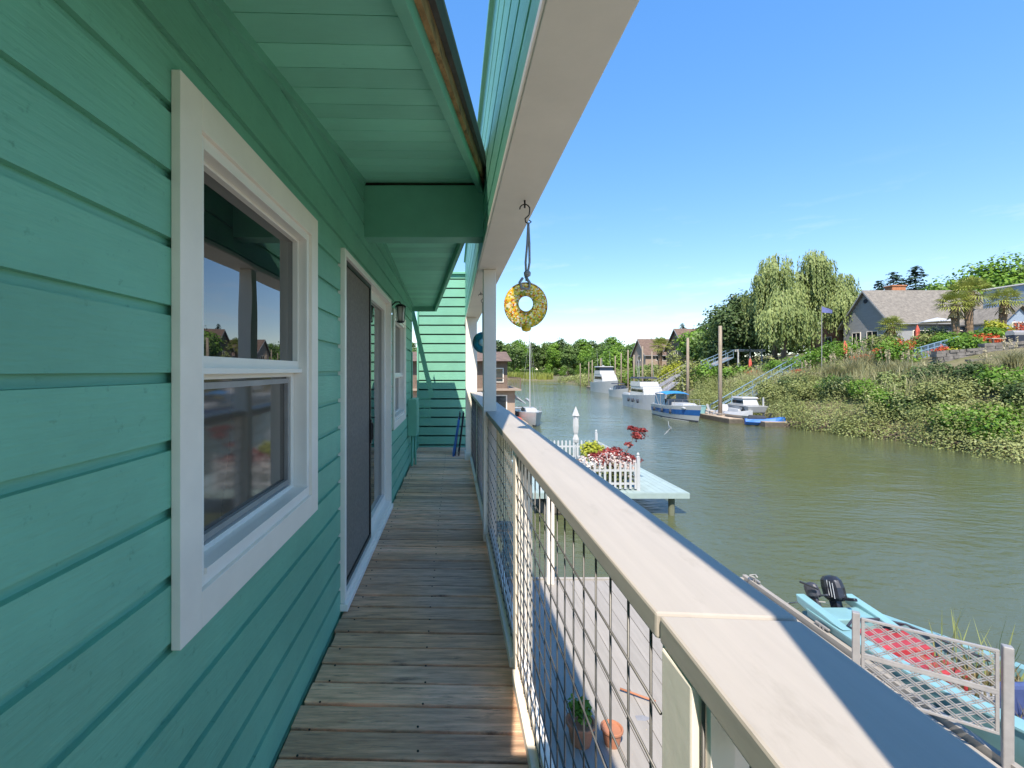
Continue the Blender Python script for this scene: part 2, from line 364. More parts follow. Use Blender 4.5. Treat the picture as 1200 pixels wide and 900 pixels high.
def trunk(mb, h, r, seed, limbs=5, spread=2., top=.9):
    rng = rngs(seed)
    pts = [(0,0,-.3)]+[(rng.normal()*r*.5, rng.normal()*r*.5, h*t) for t in (.3,.6,top)]
    mb.tube(pts, [r*1.25, r*.9, r*.65, r*.25], 8)
    for i in range(limbs):
        a = rng.random()*6.28; z = h*(.3+.4*rng.random()); l = spread*(.6+.5*rng.random())
        mb.tube([(0,0,z), (l*.5*math.cos(a), l*.5*math.sin(a), z+l*.45), (l*math.cos(a), l*math.sin(a), z+l*.8)], [r*.5, r*.3, r*.1], 6)
def make_tree(name, loc, w, h, z0, label, cat, lm, n, size, seed, k=12, group=None, r=None, limbs=6):
    t = empty(name, loc, label, cat, group); rng = rngs(seed)
    tb = MB(); trunk(tb, z0+h*.6, r or h*.022, seed, limbs, w*.3); tb.build('trunk', M['bark'], t, world=False, smooth=True, fixn=False)
    cb = MB(); crown(cb, blobs_round(rng, w, h, z0, k), n, size, seed); cb.build('crown', M[lm], t, world=False, fixn=False)
    return t
def shrub(name, loc, w, d, h, label, cat, lm, n, size, seed, group=None, k=6):
    t = empty(name, loc, label, cat, group); rng = rngs(seed)
    bl = [(0,0,h*.45,w*.40,d*.40,h*.45)]
    for i in range(k):
        a = rng.random()*6.28; q = .22+.14*rng.random()
        bl.append((w*.3*math.cos(a), d*.3*math.sin(a), h*(.25+.5*rng.random()), w*q, d*q, h*q*1.1))
    cb = MB(); crown(cb, bl, n, size, seed); cb.build('leaves', M[lm], t, world=False, fixn=False)
    sb = MB()
    for i in range(4):
        a = rng.random()*6.28; sb.tube([(0,0,-.15),(w*.15*math.cos(a), d*.15*math.sin(a), h*.5)], [.04*h*.5+.01,.01], 5)
    sb.build('stem', M['bark'], t, world=False, fixn=False)
    return t
def blades(mb, pts, h, w, seed, lean=.35):
    rng = rngs(seed); k = len(pts); pts = np.asarray(pts, float)
    a = rng.random(k)*6.283; hh = h*(.55+.6*rng.random(k)); l = hh*lean*(.3+rng.random(k))
    b = rng.random(k)*6.283; dx = np.stack([np.cos(b), np.sin(b), 0*b], 1)*(w*(.6+.8*rng.random(k)))[:,None]
    top = pts+np.stack([np.cos(a)*l, np.sin(a)*l, hh], 1)
    mid = pts+np.stack([np.cos(a)*l*.35, np.sin(a)*l*.35, hh*.6], 1)
    v = np.stack([pts-dx*.5, pts+dx*.5, mid+dx*.4, mid-dx*.4, top], 1).reshape(-1,3)
    o = len(mb.v); mb.v += [tuple(x) for x in v.tolist()]
    for i in range(k):
        q = o+5*i; mb.f.append((q,q+1,q+2,q+3)); mb.f.append((q+3,q+2,q+4))

# ================================================================== HOUSE AND BALCONY
WX = -.743                                  # face of the house wall
WATER = EYE-4.8
house = empty('house', (WX-2, 3.5, WATER+.4), 'teal painted house wall with white trimmed windows, sliding door and peaked eave along the balcony', 'house')

def siding(mb, ulo, uhi, zlo, zhi, z0, e, fn, openings=(), groove=.028, depth=.017):
    """channel siding: rows of boards; fn(u, n, z) maps along / outward / up to world"""
    k = math.floor((zlo-z0)/e)
    while True:
        zb = z0+k*e-groove; k += 1
        if zb > zhi: break
        prof = [(zb, 0), (zb+.0015, -depth), (zb+groove-.001, -depth), (zb+groove, 0), (zb+e, 0)]
        cuts = sorted(set([max(zb, zlo), min(zb+e, zhi)]+[c for op in openings for c in op[2:] if max(zb, zlo) < c < min(zb+e, zhi)]))
        for za, zc in zip(cuts[:-1], cuts[1:]):
            if zc-za < 1e-4: continue
            def nat(z):
                for (p, q) in zip(prof[:-1], prof[1:]):
                    if p[0]-1e-9 <= z <= q[0]+1e-9: return p[1]+(q[1]-p[1])*((z-p[0])/(q[0]-p[0]))
                return 0
            pl = [(za, nat(za+1e-6))]+[p for p in prof if za+1e-6 < p[0] < zc-1e-6]+[(zc, nat(zc-1e-6))]
            iv = [(ulo, uhi)]; zm = (za+zc)/2
            for (a, b, c, d) in openings:
                if c < zm < d:
                    iv = [x for (p, q) in iv for x in ((p, min(q, a)), (max(p, b), q)) if x[1]-x[0] > 1e-3]
            for (p, q) in iv:
                vs = [fn(u, n, z) for (z, n) in pl for u in (p, q)]
                mb.quadset(vs, [(2*i, 2*i+1, 2*i+3, 2*i+2) for i in range(len(pl)-1)])

# window and door openings: (y0, y1, z0, z1) at the middle of their trim
WIN = (1.212, 2.446, .862, 2.392)
DOOR = (3.04, 5.34, .06, 2.41)
WIN2 = (5.62, 7.02, .87, 2.36)
def mid(o, t): return (o[0]+t, o[1]-t, o[2]+t, o[3]-t)
wall = MB()
siding(wall, -2.2, 8.36, -.35, 3.25, 1.9495, .1776, lambda u, n, z: (WX+n, u, z), [mid(WIN, .05), mid(DOOR, .012), mid(WIN2, .045)])
wall.build('wall', M['siding'], house, fixn=False)
bx = MB().box(WX-5, WX-.16, -2.2, 8.35, -.3, 2.2).box(WX-5, WX-.02, -2.2, 8.35, -2.79, -.36).box(WX-.15, WX-.004, 8.30, 8.365, -.35, 2.9)
bx.build('inner_body', M['teal'], house)

# --- soffit, fascia, ridge beam: a prow shaped eave, peak at y = 3.86
def zn(y): return EYE+.905+.175*y            # near slope rises to the peak
def zf(y): return EYE+1.425-.058*(y-4.0)      # far slope falls away
def xn(y): return -.33+.1505*y if y > -.01 else -.10  # behind the camera the unseen eave is widened to keep sun off the deck
def xf(y): return .205-.113*(y-3.9)
sf = MB()
y = -2.2
while y < 3.9:                                # boards across, with fine gaps
    y1 = min(y+.185, 3.95)
    sf.quadset([(WX-.02, y+.003, zn(y)), (xn(y)-.045, y+.003+.02, zn(y)), (xn(y1)-.045, y1-.001+.02, zn(y1)), (WX-.02, y1-.001, zn(y1)),
                (WX-.02, y+.003, zn(y)+.03), (xn(y)-.045, y+.023, zn(y)+.03), (xn(y1)-.045, y1+.019, zn(y1)+.03), (WX-.02, y1-.001, zn(y1)+.03)],
                [(0,1,2,3),(7,6,5,4),(0,4,5,1),(3,2,6,7),(1,5,6,2),(0,3,7,4)])
    y = y1
y = 4.0
while y < 8.4:
    y1 = min(y+.185, 8.42)
    sf.quadset([(WX-.02, y+.003, zf(y)), (xf(y)-.04, y+.003, zf(y)), (xf(y1)-.04, y1-.001, zf(y1)), (WX-.02, y1-.001, zf(y1)),
                (WX-.02, y+.003, zf(y)+.03), (xf(y)-.04, y+.003, zf(y)+.03), (xf(y1)-.04, y1-.001, zf(y1)+.03), (WX-.02, y1-.001, zf(y1)+.03)],
                [(0,1,2,3),(7,6,5,4),(0,4,5,1),(3,2,6,7),(1,5,6,2),(0,3,7,4)])
    y = y1
sf.build('soffit', M['soffit'], house, bev=.002)
# frieze strip where soffit meets wall
fr = MB()
fr.beam((WX+.012, -2.2, zn(-2.2)-.02), (WX+.012, 3.78, zn(3.78)-.02), .024, .04)
fr.beam((WX+.012, 4.06, zf(4.06)-.018), (WX+.012, 8.33, zf(8.33)-.018), .024, .036)
fr.build('frieze_strip', M['teal'], house)
fa = MB()
def slab(mb, a, b, thick, h, dz):
    """fascia board from a to b, bottoms dz below, outward thickness to +x"""
    a = Vector(a); b = Vector(b); d = (b-a); d.z = 0; d.normalize(); nrm = Vector((d.y, -d.x, 0))
    if nrm.x < 0: nrm = -nrm
    vs = []
    for p in (a, b):
        for (t, z) in ((0, -dz), (thick, -dz), (thick, h-dz), (0, h-dz)): vs.append(p+nrm*t+Vector((0,0,z)))
    mb.quadset(vs, [(0,3,2,1),(4,5,6,7),(0,1,5,4),(1,2,6,5),(2,3,7,6),(3,0,4,7)])
slab(fa, (xn(-2.2)-.04, -2.2, zn(-2.2)), (xn(-1)-.04, -.01, zn(-.01)), .042, .20, .095)
slab(fa, (xn(0)-.04, 0.001, zn(0)), (xn(3.93)-.04, 3.93, zn(3.93)), .042, .20, .095)
slab(fa, (xf(3.96)-.035, 3.96, zf(3.96)), (xf(8.42)-.035, 8.42, zf(8.42)), .04, .2, .09)
fa.beam((WX-.03, 8.44, zf(8.42)+.01), (xf(8.42)+.003, 8.44, zf(8.42)+.01), .04, .2)
fa.build('fascia', M['teal'], house, bev=.003)
rw = MB()
slab(rw, (xn(0)+.004, 0, zn(0)+.005), (xn(3.9)+.004, 3.9, zn(3.9)+.005), .02, .11, .04)
rw.build('drip_board', M['rotwood'], house)
ge = MB()
slab(ge, (xn(0)+.026, 0, zn(0)+.06), (xn(3.93)+.026, 3.93, zn(3.93)+.06), .022, .09, .03)
slab(ge, (xf(3.96)+.006, 3.96, zf(3.96)+.06), (xf(8.42)+.006, 8.42, zf(8.42)+.06), .02, .08, .03)
ge.build('roof_edge', M['gutter'], house)
rf = MB()
def plate(mb, pts, t):
    n = len(pts); b = len(mb.v); mb.v += [tuple(p) for p in pts]+[(p[0], p[1], p[2]+t) for p in pts]
    mb.f.append(tuple(range(b, b+n))); mb.f.append(tuple(range(b+2*n-1, b+n-1, -1)))
    for i in range(n): j = (i+1) % n; mb.f.append((b+i, b+n+i, b+n+j, b+j))
plate(rf, [(WX-5.4, -2.4, zn(-2.4)+.12), (xn(-2.4)+.04, -2.4, zn(-2.4)+.12), (xn(-1)+.04, -.01, zn(-.01)+.12), (xn(0)+.04, 0, zn(0)+.12), (xn(3.95)+.04, 3.95, zn(3.95)+.12), (WX-5.4, 3.95, zn(3.95)+.12)], .05)
plate(rf, [(WX-5.4, 3.96, zf(3.96)+.115), (xf(3.96)+.02, 3.96, zf(3.96)+.115), (xf(8.44)+.02, 8.46, zf(8.46)+.115), (WX-5.4, 8.46, zf(8.46)+.115)], .05)
rf.build('roof', M['shingle'], house)
MB().box(WX-.1, .252, 3.86, 4.05, EYE+1.115, EYE+1.552).build('ridge_beam', M['teal'], house, bev=.006)
MB().box(WX-.1, .20, 3.93, 3.99, EYE+1.49, EYE+1.66).build('blocking', M['pier_under'], house)

# --- windows
def frame_ring(mb, y0, y1, z0, z1, w, x0, x1, wt=None, wb=None):
    wt = w if wt is None else wt; wb = w if wb is None else wb
    mb.box(x0, x1, y0, y0+w, z0, z1).box(x0, x1, y1-w, y1, z0, z1)
    mb.box(x0, x1, y0+w, y1-w, z1-wt, z1).box(x0, x1, y0+w, y1-w, z0, z0+wb)
def hung_window(o, tw, rail_z):
    y0, y1, z0, z1 = o
    tr = MB(); frame_ring(tr, y0, y1, z0, z1, tw, WX+.0008, WX+.026)
    win = tr.build('window', M['white'], house, bev=.002)
    a0, a1, b0, b1 = y0+tw, y1-tw, z0+tw, z1-tw
    fm = MB(); frame_ring(fm, a0, a1, b0, b1, .036, WX-.10, WX+.012)
    fm.build('frame', M['vinyl'], win, bev=.002)
    s = MB(); fy0, fy1 = a0+.036, a1-.036
    frame_ring(s, fy0, fy1, rail_z, b1-.036, .012, WX-.075, WX-.03, wb=.045)      # upper sash
    frame_ring(s, fy0, fy1, b0+.036, rail_z, .034, WX-.10, WX-.055, wt=.03)        # lower sash, set back
    s.box(WX-.055, WX-.012, fy0, fy1, rail_z-.012, rail_z+.008)
    s.build('sash', M['vinyl'], win, bev=.0015)
    MB().box(WX-.062, WX-.056, fy0+.012, fy1-.012, rail_z+.045, b1-.048).build('upper_pane', M['glass'], win)
    MB().box(WX-.085, WX-.079, fy0+.034, fy1-.034, b0+.07, rail_z-.03).build('lower_pane', M['pane_low'], win)
    sl = MB().box(WX-.055, WX+.02, fy0, fy1, b0+.0365, b0+.052)
    sl.build('sill', M['vinyl'], win)
    return win
w1 = hung_window(WIN, .105, 1.60)
# narrow grey screen frame standing behind the lower sash
sfm = MB(); frame_ring(sfm, WIN[0]+.185, WIN[1]-.185, WIN[2]+.185, 1.56, .022, WX-.078, WX-.06)
sfm.build('screen_frame', M['grey_metal'], w1)
w2 = hung_window(WIN2, .09, 1.52)

# --- sliding door
y0, y1, z0, z1 = DOOR
d = MB(); frame_ring(d, y0, y1, z0, z1, .045, WX-.05, WX+.03)
door = d.build('sliding_door', M['vinyl'], house, bev=.003)
iy0, iy1, iz0, iz1 = y0+.045, y1-.045, z0+.045, z1-.045
d = MB(); frame_ring(d, iy0, iy0+1.06, iz0, iz1, .035, WX-.022, WX+.006); d.build('screen_frame', M['metal_dark'], door)
MB().box(WX-.012, WX-.006, iy0+.035, iy0+1.025, iz0+.035, iz1-.035).build('screen', M['screen'], door)
d = MB(); frame_ring(d, iy0+1.0, iy1, iz0, iz1, .09, WX-.10, WX-.03); d.build('sash', M['vinyl'], door, bev=.003)
MB().box(WX-.072, WX-.066, iy0+1.09, iy1-.09, iz0+.09, iz1-.09).build('pane', M['glass'], door)
d = MB(); d.box(WX+.007, WX+.03, iy0+1.03, iy0+1.055, .98, 1.13).box(WX+.007, WX+.016, iy0+1.02, iy0+1.062, .95, 1.16); d.build('handle', M['black'], door, bev=.003)
MB().box(WX-.02, WX+.05, y0-.01, y1+.01, .012, .058).build('threshold', M['vinyl'], door, bev=.004)

# --- wall lantern
lan = empty('wall_lantern', (WX, 5.46, 2.33), 'small dark bronze lantern with a glass shade on the teal wall beside the sliding door', 'wall lamp')
l = MB(); l.box(WX, WX+.02, 5.42, 5.50, 2.30, 2.42)
l.tube([(WX+.02, 5.46, 2.37), (WX+.06, 5.46, 2.41), (WX+.11, 5.46, 2.41), (WX+.12, 5.46, 2.385)], .009, 8)
l.build('bracket', M['metal_dark'], lan, bev=.003)
c = (WX+.12, 5.46, 2.17)
l = MB(); l.lathe([(.055,.19),(.068,.18),(.06,.195),(.03,.215),(.008,.22)], c, 12); l.lathe([(.02,-.01),(.045,0),(.045,.015)], c, 12)
for k in range(6):
    a = k*math.pi/3; l.tube([(c[0]+.045*math.cos(a), c[1]+.045*math.sin(a), c[2]+.01), (c[0]+.058*math.cos(a), c[1]+.058*math.sin(a), c[2]+.185)], .004, 5)
l.build('cage', M['metal_dark'], lan)
gm = glassmat('lantern_glass', (.55,.53,.47), 1.5, .1)
MB().lathe([(.038,.012),(.05,.183)], c, 12).build('lamp_glass', gm, lan, smooth=True)

# --- meter box with conduit
mbx = empty('meter_box', (WX, 7.72, .5), 'teal painted electric meter box with conduit at the far end of the house wall', 'meter box')
MB().box(WX+.001, WX+.15, 7.50, 7.95, .53, 1.13).build('cabinet', M['teal'], mbx, bev=.008)
MB().box(WX+.15, WX+.158, 7.53, 7.92, .57, 1.06).build('cover', M['teal'], mbx, bev=.004)
for pts_, r_ in (([(WX+.06, 7.7, .53), (WX+.06, 7.7, .05), (WX+.03, 7.7, -.1)], .022), ([(WX+.10, 7.85, .53), (WX+.10, 7.85, -.1)], .018), ([(WX+.05, 7.75, 1.13), (WX+.05, 7.75, 1.9), (WX-.01, 7.75, 1.95)], .014)):
    MB().tube(pts_, r_, 8).build('conduit', M['teal'], mbx, smooth=True)

# --- wall closing the far end
endw = empty('end_wall', (-.3, 9.6, -.3), 'teal lap sided wall closing the far end of the balcony, its top in full sun', 'wall')
e = MB(); siding(e, -.72, .262, -.3, 3.60, .06, .192, lambda u, n, z: (u, 9.6-n, z), (), .03, .022)
e.build('siding', M['tealx'], endw, fixn=False)
MB().box(-.715, .26, 9.622, 9.75, -.3, 3.6).box(-3.2, -.70, 9.63, 9.75, -2.8, .92).build('core', M['teal'], endw)
MB().box(-.735, .262, 9.55, 9.78, 3.6, 3.65).build('coping', M['teal'], endw, bev=.004)
MB().box(-.752, -.7205, 9.565, 9.70, -.3, 3.6).build('corner_board', M['teal'], endw, bev=.003)
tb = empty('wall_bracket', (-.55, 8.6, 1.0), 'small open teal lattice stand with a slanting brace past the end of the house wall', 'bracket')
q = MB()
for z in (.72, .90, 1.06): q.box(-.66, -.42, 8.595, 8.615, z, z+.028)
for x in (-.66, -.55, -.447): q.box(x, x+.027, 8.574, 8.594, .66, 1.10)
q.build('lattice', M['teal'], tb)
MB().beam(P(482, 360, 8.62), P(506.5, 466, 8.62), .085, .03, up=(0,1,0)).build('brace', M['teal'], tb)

# ------------------------------------------------------------------ overhead beam with siding
beam = empty('overhead_beam', (.37, 4, EYE+.95), 'long overhead beam along the balcony, teal siding on its side and a cream board beneath', 'beam')
BX0, BX1, BZ = .250, .478, EYE+.945
b_ = MB(); siding(b_, -2.0, 9.58, BZ+.03, EYE+2.24, BZ+.06, .2, lambda u, n, z: (BX0-n, u, z), (), .03, .022)
b_.build('siding', M['siding'], beam, fixn=False)
b2 = MB(); siding(b2, -2.0, 9.58, BZ+.03, EYE+2.24, BZ+.06, .2, lambda u, n, z: (BX1-.02+n, u, z), (), .03, .012)
b2.build('outer_siding', M['siding'], beam, fixn=False)
MB().box(BX0+.024, BX1-.036, -2, 9.58, BZ+.03, EYE+2.23).build('core', M['teal'], beam)
MB().box(BX0-.012, BX1, -2.0, 9.59, BZ, BZ+.026).build('soffit_board', M['cream'], beam, bev=.004)
MB().box(BX0-.03, BX1-.002, -2.0, 9.58, EYE+2.24, EYE+2.28).build('coping', M['teal'], beam, bev=.004)
MB().box(BX0-.020, BX0-.0125, -2.0, 9.58, BZ+.006, BZ+.034).build('drip_strip', M['white'], beam)

# ------------------------------------------------------------------ balcony deck
deck = empty('balcony_deck', (-.2, 4, -.05), 'narrow weathered brown plank balcony floor running between teal wall and white railing', 'balcony floor')
rd = random.Random(4)
pk = MB(); yy = -1.3; DE0, DE1 = WX+.02, .365
while yy < 9.58:
    w = .137; sk = .045+rd.uniform(-.004, .004); g = .012+rd.uniform(0, .007)
    z = rd.uniform(-.004, .003)
    a = yy; b = min(yy+w, 9.585)
    l0 = DE0+rd.uniform(-.008, .01); r0 = DE1+rd.uniform(-.006, .012)
    def row(x, z): return [(x, a+(x-DE0)*sk*-.6+.03, z), (x, b+(x-DE0)*sk*-.6+.03, z)]
    n = 5; xs = [l0+(r0-l0)*i/n for i in range(n+1)]; base = len(pk.v); cup = rd.uniform(-.003, .003)
    for x in xs:
        p, q = row(x, z); m_ = ((p[0]), (p[1]+q[1])/2, z+cup)
        pk.v += [p, m_, q, (q[0], q[1], z-.038), (p[0], p[1], z-.038)]
    for i in range(n):
        o = base+5*i
        for (s_, t_) in ((0,1),(1,2),(2,3),(3,4),(4,0)): pk.f.append((o+s_, o+t_, o+5+t_, o+5+s_))
    pk.f.append(tuple(base+i for i in range(5))); pk.f.append(tuple(base+5*n+i for i in range(5))[::-1])
    yy += w+g
pk.build('deck_boards', M['deck'], deck, bev=.004)
jb = MB()
for x in (-.64, -.15, .34): jb.box(x-.02, x+.02, -1.3, 9.55, -.24, -.042)
jb.build('joist', M['pier_under'], deck)
MB().box(.368, .405, -1.3, 9.55, -.26, -.045).build('rim_board', M['white'], deck)
sc = MB()
rs = random.Random(9); yy = -1.3
for i in range(70):
    yc = -1.3+i*.1483+.07
    for x in (-.64, -.15, .33): sc.lathe([(.0055, .0), (.005, .0035)], (x+rs.uniform(-.01,.01), yc+rs.uniform(-.02,.02)+.03, .002), 6)
sc.build('screw', M['metal_dark'], deck)['kind'] = 'stuff'

# ------------------------------------------------------------------ railing
rail = empty('balcony_railing', (.34, 2, 0), 'white balcony railing with a broad cream cap rail and welded wire mesh panels', 'railing')
CZ = EYE-.38
def cap(pts_in, pts_out, t=.042):
    m_ = MB(); n = len(pts_in); vs = []
    for (p, q) in zip(pts_in, pts_out): vs += [(p[0], p[1], CZ), (q[0], q[1], CZ), (q[0], q[1], CZ-t), (p[0], p[1], CZ-t)]
    fs = [(0,1,2,3), tuple(4*(n-1)+i for i in (3,2,1,0))]
    for i in range(n-1):
        o = 4*i
        for (s_, t_) in ((0,1),(1,2),(2,3),(3,0)): fs.append((o+s_, o+4+s_, o+4+t_, o+t_))
    m_.quadset(vs, fs); return m_
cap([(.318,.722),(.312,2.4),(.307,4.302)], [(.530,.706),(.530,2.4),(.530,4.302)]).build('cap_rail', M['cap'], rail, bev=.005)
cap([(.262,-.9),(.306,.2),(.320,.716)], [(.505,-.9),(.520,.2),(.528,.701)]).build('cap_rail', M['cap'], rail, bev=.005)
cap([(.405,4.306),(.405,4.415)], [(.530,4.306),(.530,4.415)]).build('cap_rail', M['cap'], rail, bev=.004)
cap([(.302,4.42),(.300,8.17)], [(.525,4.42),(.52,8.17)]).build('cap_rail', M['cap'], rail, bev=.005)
def post(x0, x1, y0, y1, z0, z1, mat='white'): MB().box(x0, x1, y0, y1, z0, z1).build('post', M[mat], rail, bev=.004)
post(.284, .402, 4.30, 4.418, -.28, BZ-.002)
post(.284, .402, -.16, -.042, -.28, BZ-.002)
for yc in (.66, 2.40, 6.3): post(.318, .405, yc-.045, yc+.045, -.25, CZ-.0425)
# bay rails and wire panels
bays = [(-.04, .612), (.708, 2.352), (2.448, 4.297), (4.421, 6.252), (6.348, 8.17)]
for (a, b) in bays:
    MB().box(.334, .374, a, b, .045, .132).build('bottom_rail', M['white'], rail, bev=.003)
    MB().box(.385, .42, a, b, CZ-.085, CZ-.043).build('top_rail', M['white'], rail, bev=.003)
    MB().box(.300, .3335, a, b, .02, .075).build('kick_rail', M['white'], rail, bev=.003)
    w_ = MB(); yk = a+.055; r_ = .0025
    while yk < b: w_.tube([(.3275+.0, yk, .10), (.3275, yk, CZ-.045)], r_, 6); yk += .098
    zk = .155
    while zk < CZ-.05: w_.tube([(.3208, a+.004, zk), (.3208, b-.004, zk)], r_, 6); zk += .1016
    w_.build('wire_mesh', M['wire'], rail, smooth=True, fixn=False)
    for (u0, u1) in ((a, a+.02), (b-.02, b)): MB().box(.331, .362, u0, u1, .133, CZ-.044).build('mesh_stop', M['white'], rail)
# wide corner column at the far end
colm = empty('corner_column', (.32, 8.3, 0), 'broad white column holding up the far end of the overhead beam', 'column')
MB().box(.225, .425, 8.19, 8.42, -.28, BZ-.003).build('shaft', M['white'], colm, bev=.005)
MB().box(.210, .440, 8.175, 8.435, .0, .14).build('plinth', M['white'], colm, bev=.005)

# ------------------------------------------------------------------ things on the balcony
# glass ring hung from the beam
def hook_rope(t, x, y, ztop, drop, ropelen, rr=.005):
    pts = []
    for i in range(9): pts.append((x, y, ztop-drop*.4*i/8))
    MB().tube([(x, y, ztop), (x, y, ztop-drop*.32)], .005, 6).tube(
        [(x-.028+.028*0, y, ztop-drop*.38)]+[(x-.028*math.cos(a), y, ztop-drop*.38+.028*math.sin(a)) for a in [i*math.pi/8 for i in range(1, 9)]]+
        [(x+.024, y, ztop-drop*.62), (x+.002, y, ztop-drop*.78), (x+.004, y, ztop-drop*.92), (x+.022, y, ztop-drop), (x+.036, y, ztop-drop*.92), (x+.024, y, ztop-drop*.84)], .0036, 6).build('hook', M['metal_dark'], t, smooth=True)
def mosaic_mat(name, cols, scale, base_alpha=.5):
    m = bpy.data.materials.new(name); m.use_nodes = True; n = m.node_tree.nodes; L = m.node_tree.links; b = n['Principled BSDF']
    tc = n.new('ShaderNodeTexCoord'); v = n.new('ShaderNodeTexVoronoi'); v.inputs['Scale'].default_value = scale
    L.new(tc.outputs['Object'], v.inputs['Vector'])
    sp = n.new('ShaderNodeSeparateColor'); L.new(v.outputs['Color'], sp.inputs[0])
    cr = n.new('ShaderNodeValToRGB'); cr.color_ramp.interpolation = 'CONSTANT'
    el = cr.color_ramp.elements
    while len(el) < len(cols): el.new(.5)
    for i, c_ in enumerate(cols): el[i].position = i/len(cols); el[i].color = (*c_, 1)
    L.new(sp.outputs[0], cr.inputs[0]); L.new(cr.outputs[0], b.inputs['Base Color'])
    b.inputs['Roughness'].default_value = .08
    b.inputs['Transmission Weight'].default_value = base_alpha; b.inputs['IOR'].default_value = 1.12
    return m
M['mosaic'] = mosaic_mat('confetti_glass', [(.85,.70,.40),(.90,.48,.02),(.55,.10,.02),(.95,.72,.12),(.20,.28,.05),(.9,.82,.65),(.80,.40,.02),(.45,.33,.03)], 105, .55)
dy = 2.56; dx = .398; dz = EYE+.362
don = empty('glass_ring', (dx, dy, dz), 'round confetti glass ring in yellow, orange and green hanging on a rope from the beam', 'hanging ornament')
g = MB(); RO, RI = .123, .040; n1, n2 = 48, 14
for i in range(n1):
    a = 2*math.pi*i/n1
    for k in range(n2):
        b = 2*math.pi*k/n2
        ox, oz = .012*0+.010*math.cos(0)*.0, .012
        rm = (RO+RI)/2; hw = (RO-RI)/2
        # hole sits slightly above the middle
        cx, cz = 0, .008*(1-math.cos(b))/2
        rr = rm+hw*math.cos(b)
        g.v.append((dx+rr*math.cos(a)+.006, dy+.017*math.sin(b)+.25*rr*math.cos(a)*.3, dz+rr*math.sin(a)*1.04+cz))
for i in range(n1):
    for k in range(n2):
        g.f.append((i*n2+k, ((i+1)%n1)*n2+k, ((i+1)%n1)*n2+(k+1)%n2, i*n2+(k+1)%n2))
g.build('ring', M['mosaic'], don, smooth=True)
MB().lathe([(.004,-.02),(.022,-.014),(.028,0),(.022,.012),(.004,.018)], (dx+.008, dy-.005, dz-.128), 12).build('glass_drip', pm('amber_glass', (.75,.50,.02), .1, .2, 20), don, smooth=True)
hook_rope(don, dx, dy, BZ-.001, .13, .3)
rp = MB(); zt = BZ-.125
for s_ in (-1, 1): rp.tube([(dx+.02, dy, zt), (dx+.02+s_*.006, dy, zt-.12), (dx+.016+s_*.011, dy, zt-.22), (dx+.010, dy+.0, dz+.135)], .0065, 7)
rp.tube([(dx-.012, dy, dz+.15), (dx-.03, dy-.012, dz+.125), (dx-.02, dy-.022, dz+.09), (dx+.02, dy-.024, dz+.085), (dx+.026, dy-.012, dz+.12), (dx+.004, dy, dz+.16)], .008, 7)
rp.lathe([(.004,-.02),(.018,-.012),(.02,.006),(.008,.022)], (dx+.014, dy, dz+.175), 10)
rp.build('rope', M['rope'], don, smooth=True)
# teal glass disc further along
sx, sy, sz = .335, 5.55, EYE+.335
ball = empty('glass_disc', (sx, sy, sz), 'teal blown glass disc with a pale centre hanging behind the white post', 'hanging ornament')
sm = MB(); sm.lathe([(.004,-.055),(.05,-.048),(.10,-.028),(.128,0),(.10,.028),(.05,.048),(.004,.055)], (0,0,0), 28)
sm.v = [(sx+v[0]*.95+.02, sy+v[2], sz+v[1]) for v in sm.v]
tg = pm('teal_blown_glass', (.02,.22,.26), .08, .35, 14)
tg.node_tree.nodes['Principled BSDF'].inputs['Transmission Weight'].default_value = .35
sm.build('disc', tg, ball, smooth=True)
sm = MB(); sm.lathe([(.004,-.012),(.03,-.01),(.045,0),(.004,.001)], (0,0,0), 20)
sm.v = [(sx+v[0]+.012, sy-.05+v[2], sz+v[1]) for v in sm.v]
sm.build('pale_centre', pm('pale_aqua_glass', (.35,.55,.55), .1, .2, 20), ball, smooth=True)
hook_rope(ball, sx, sy, BZ-.001, .13, .3)
MB().tube([(sx+.02, sy, BZ-.125), (sx+.02, sy, sz+.12)], .006, 6).build('rope', M['rope'], ball)
# folded chairs leaning in the far corner
fc = empty('folding_chair', (.12, 8.9, 0), 'folded black framed folding chair with grey canvas leaning in the far corner', 'folding chair')
q = MB()
for (x, t) in ((.085, .08), (.155, .08)):
    for yc in (8.62, 9.02): q.tube([(x-.05, yc, .005), (x+t-.03, yc+.02, .80)], .012, 8)
    q.tube([(x+.048, 8.62, .79), (x+.048, 9.04, .79)], .012, 8); q.tube([(x-.04, 8.63, .12), (x-.04, 9.03, .12)], .011, 8)
q.build('frame', M['black'], fc, smooth=True)
q = MB(); q.beam((.064, 8.82, .18), (.120, 8.84, .74), .008, .38, up=(0,1,0)); q.build('canvas', pm('grey_canvas', (.12,.13,.14), .8, .2, 8), fc)
bb = empty('bodyboard', (.02, 8.75, 0), 'bright blue foam board propped up beside the folded chair in the far corner', 'board')
q = MB(); out = []
for i in range(17):
    a = math.pi*i/16; out.append((8.74+.19*math.cos(a), .50+.22*math.sin(a)))
out = [(8.93, .0)]+out+[(8.55, .0)]
q.prism(out, 'x', -.02, .018); q.v = [(v[0]+.005+.16*v[2], v[1], v[2]) for v in q.v]
q.build('foam', M['blue_tarp'], bb, bev=.008)

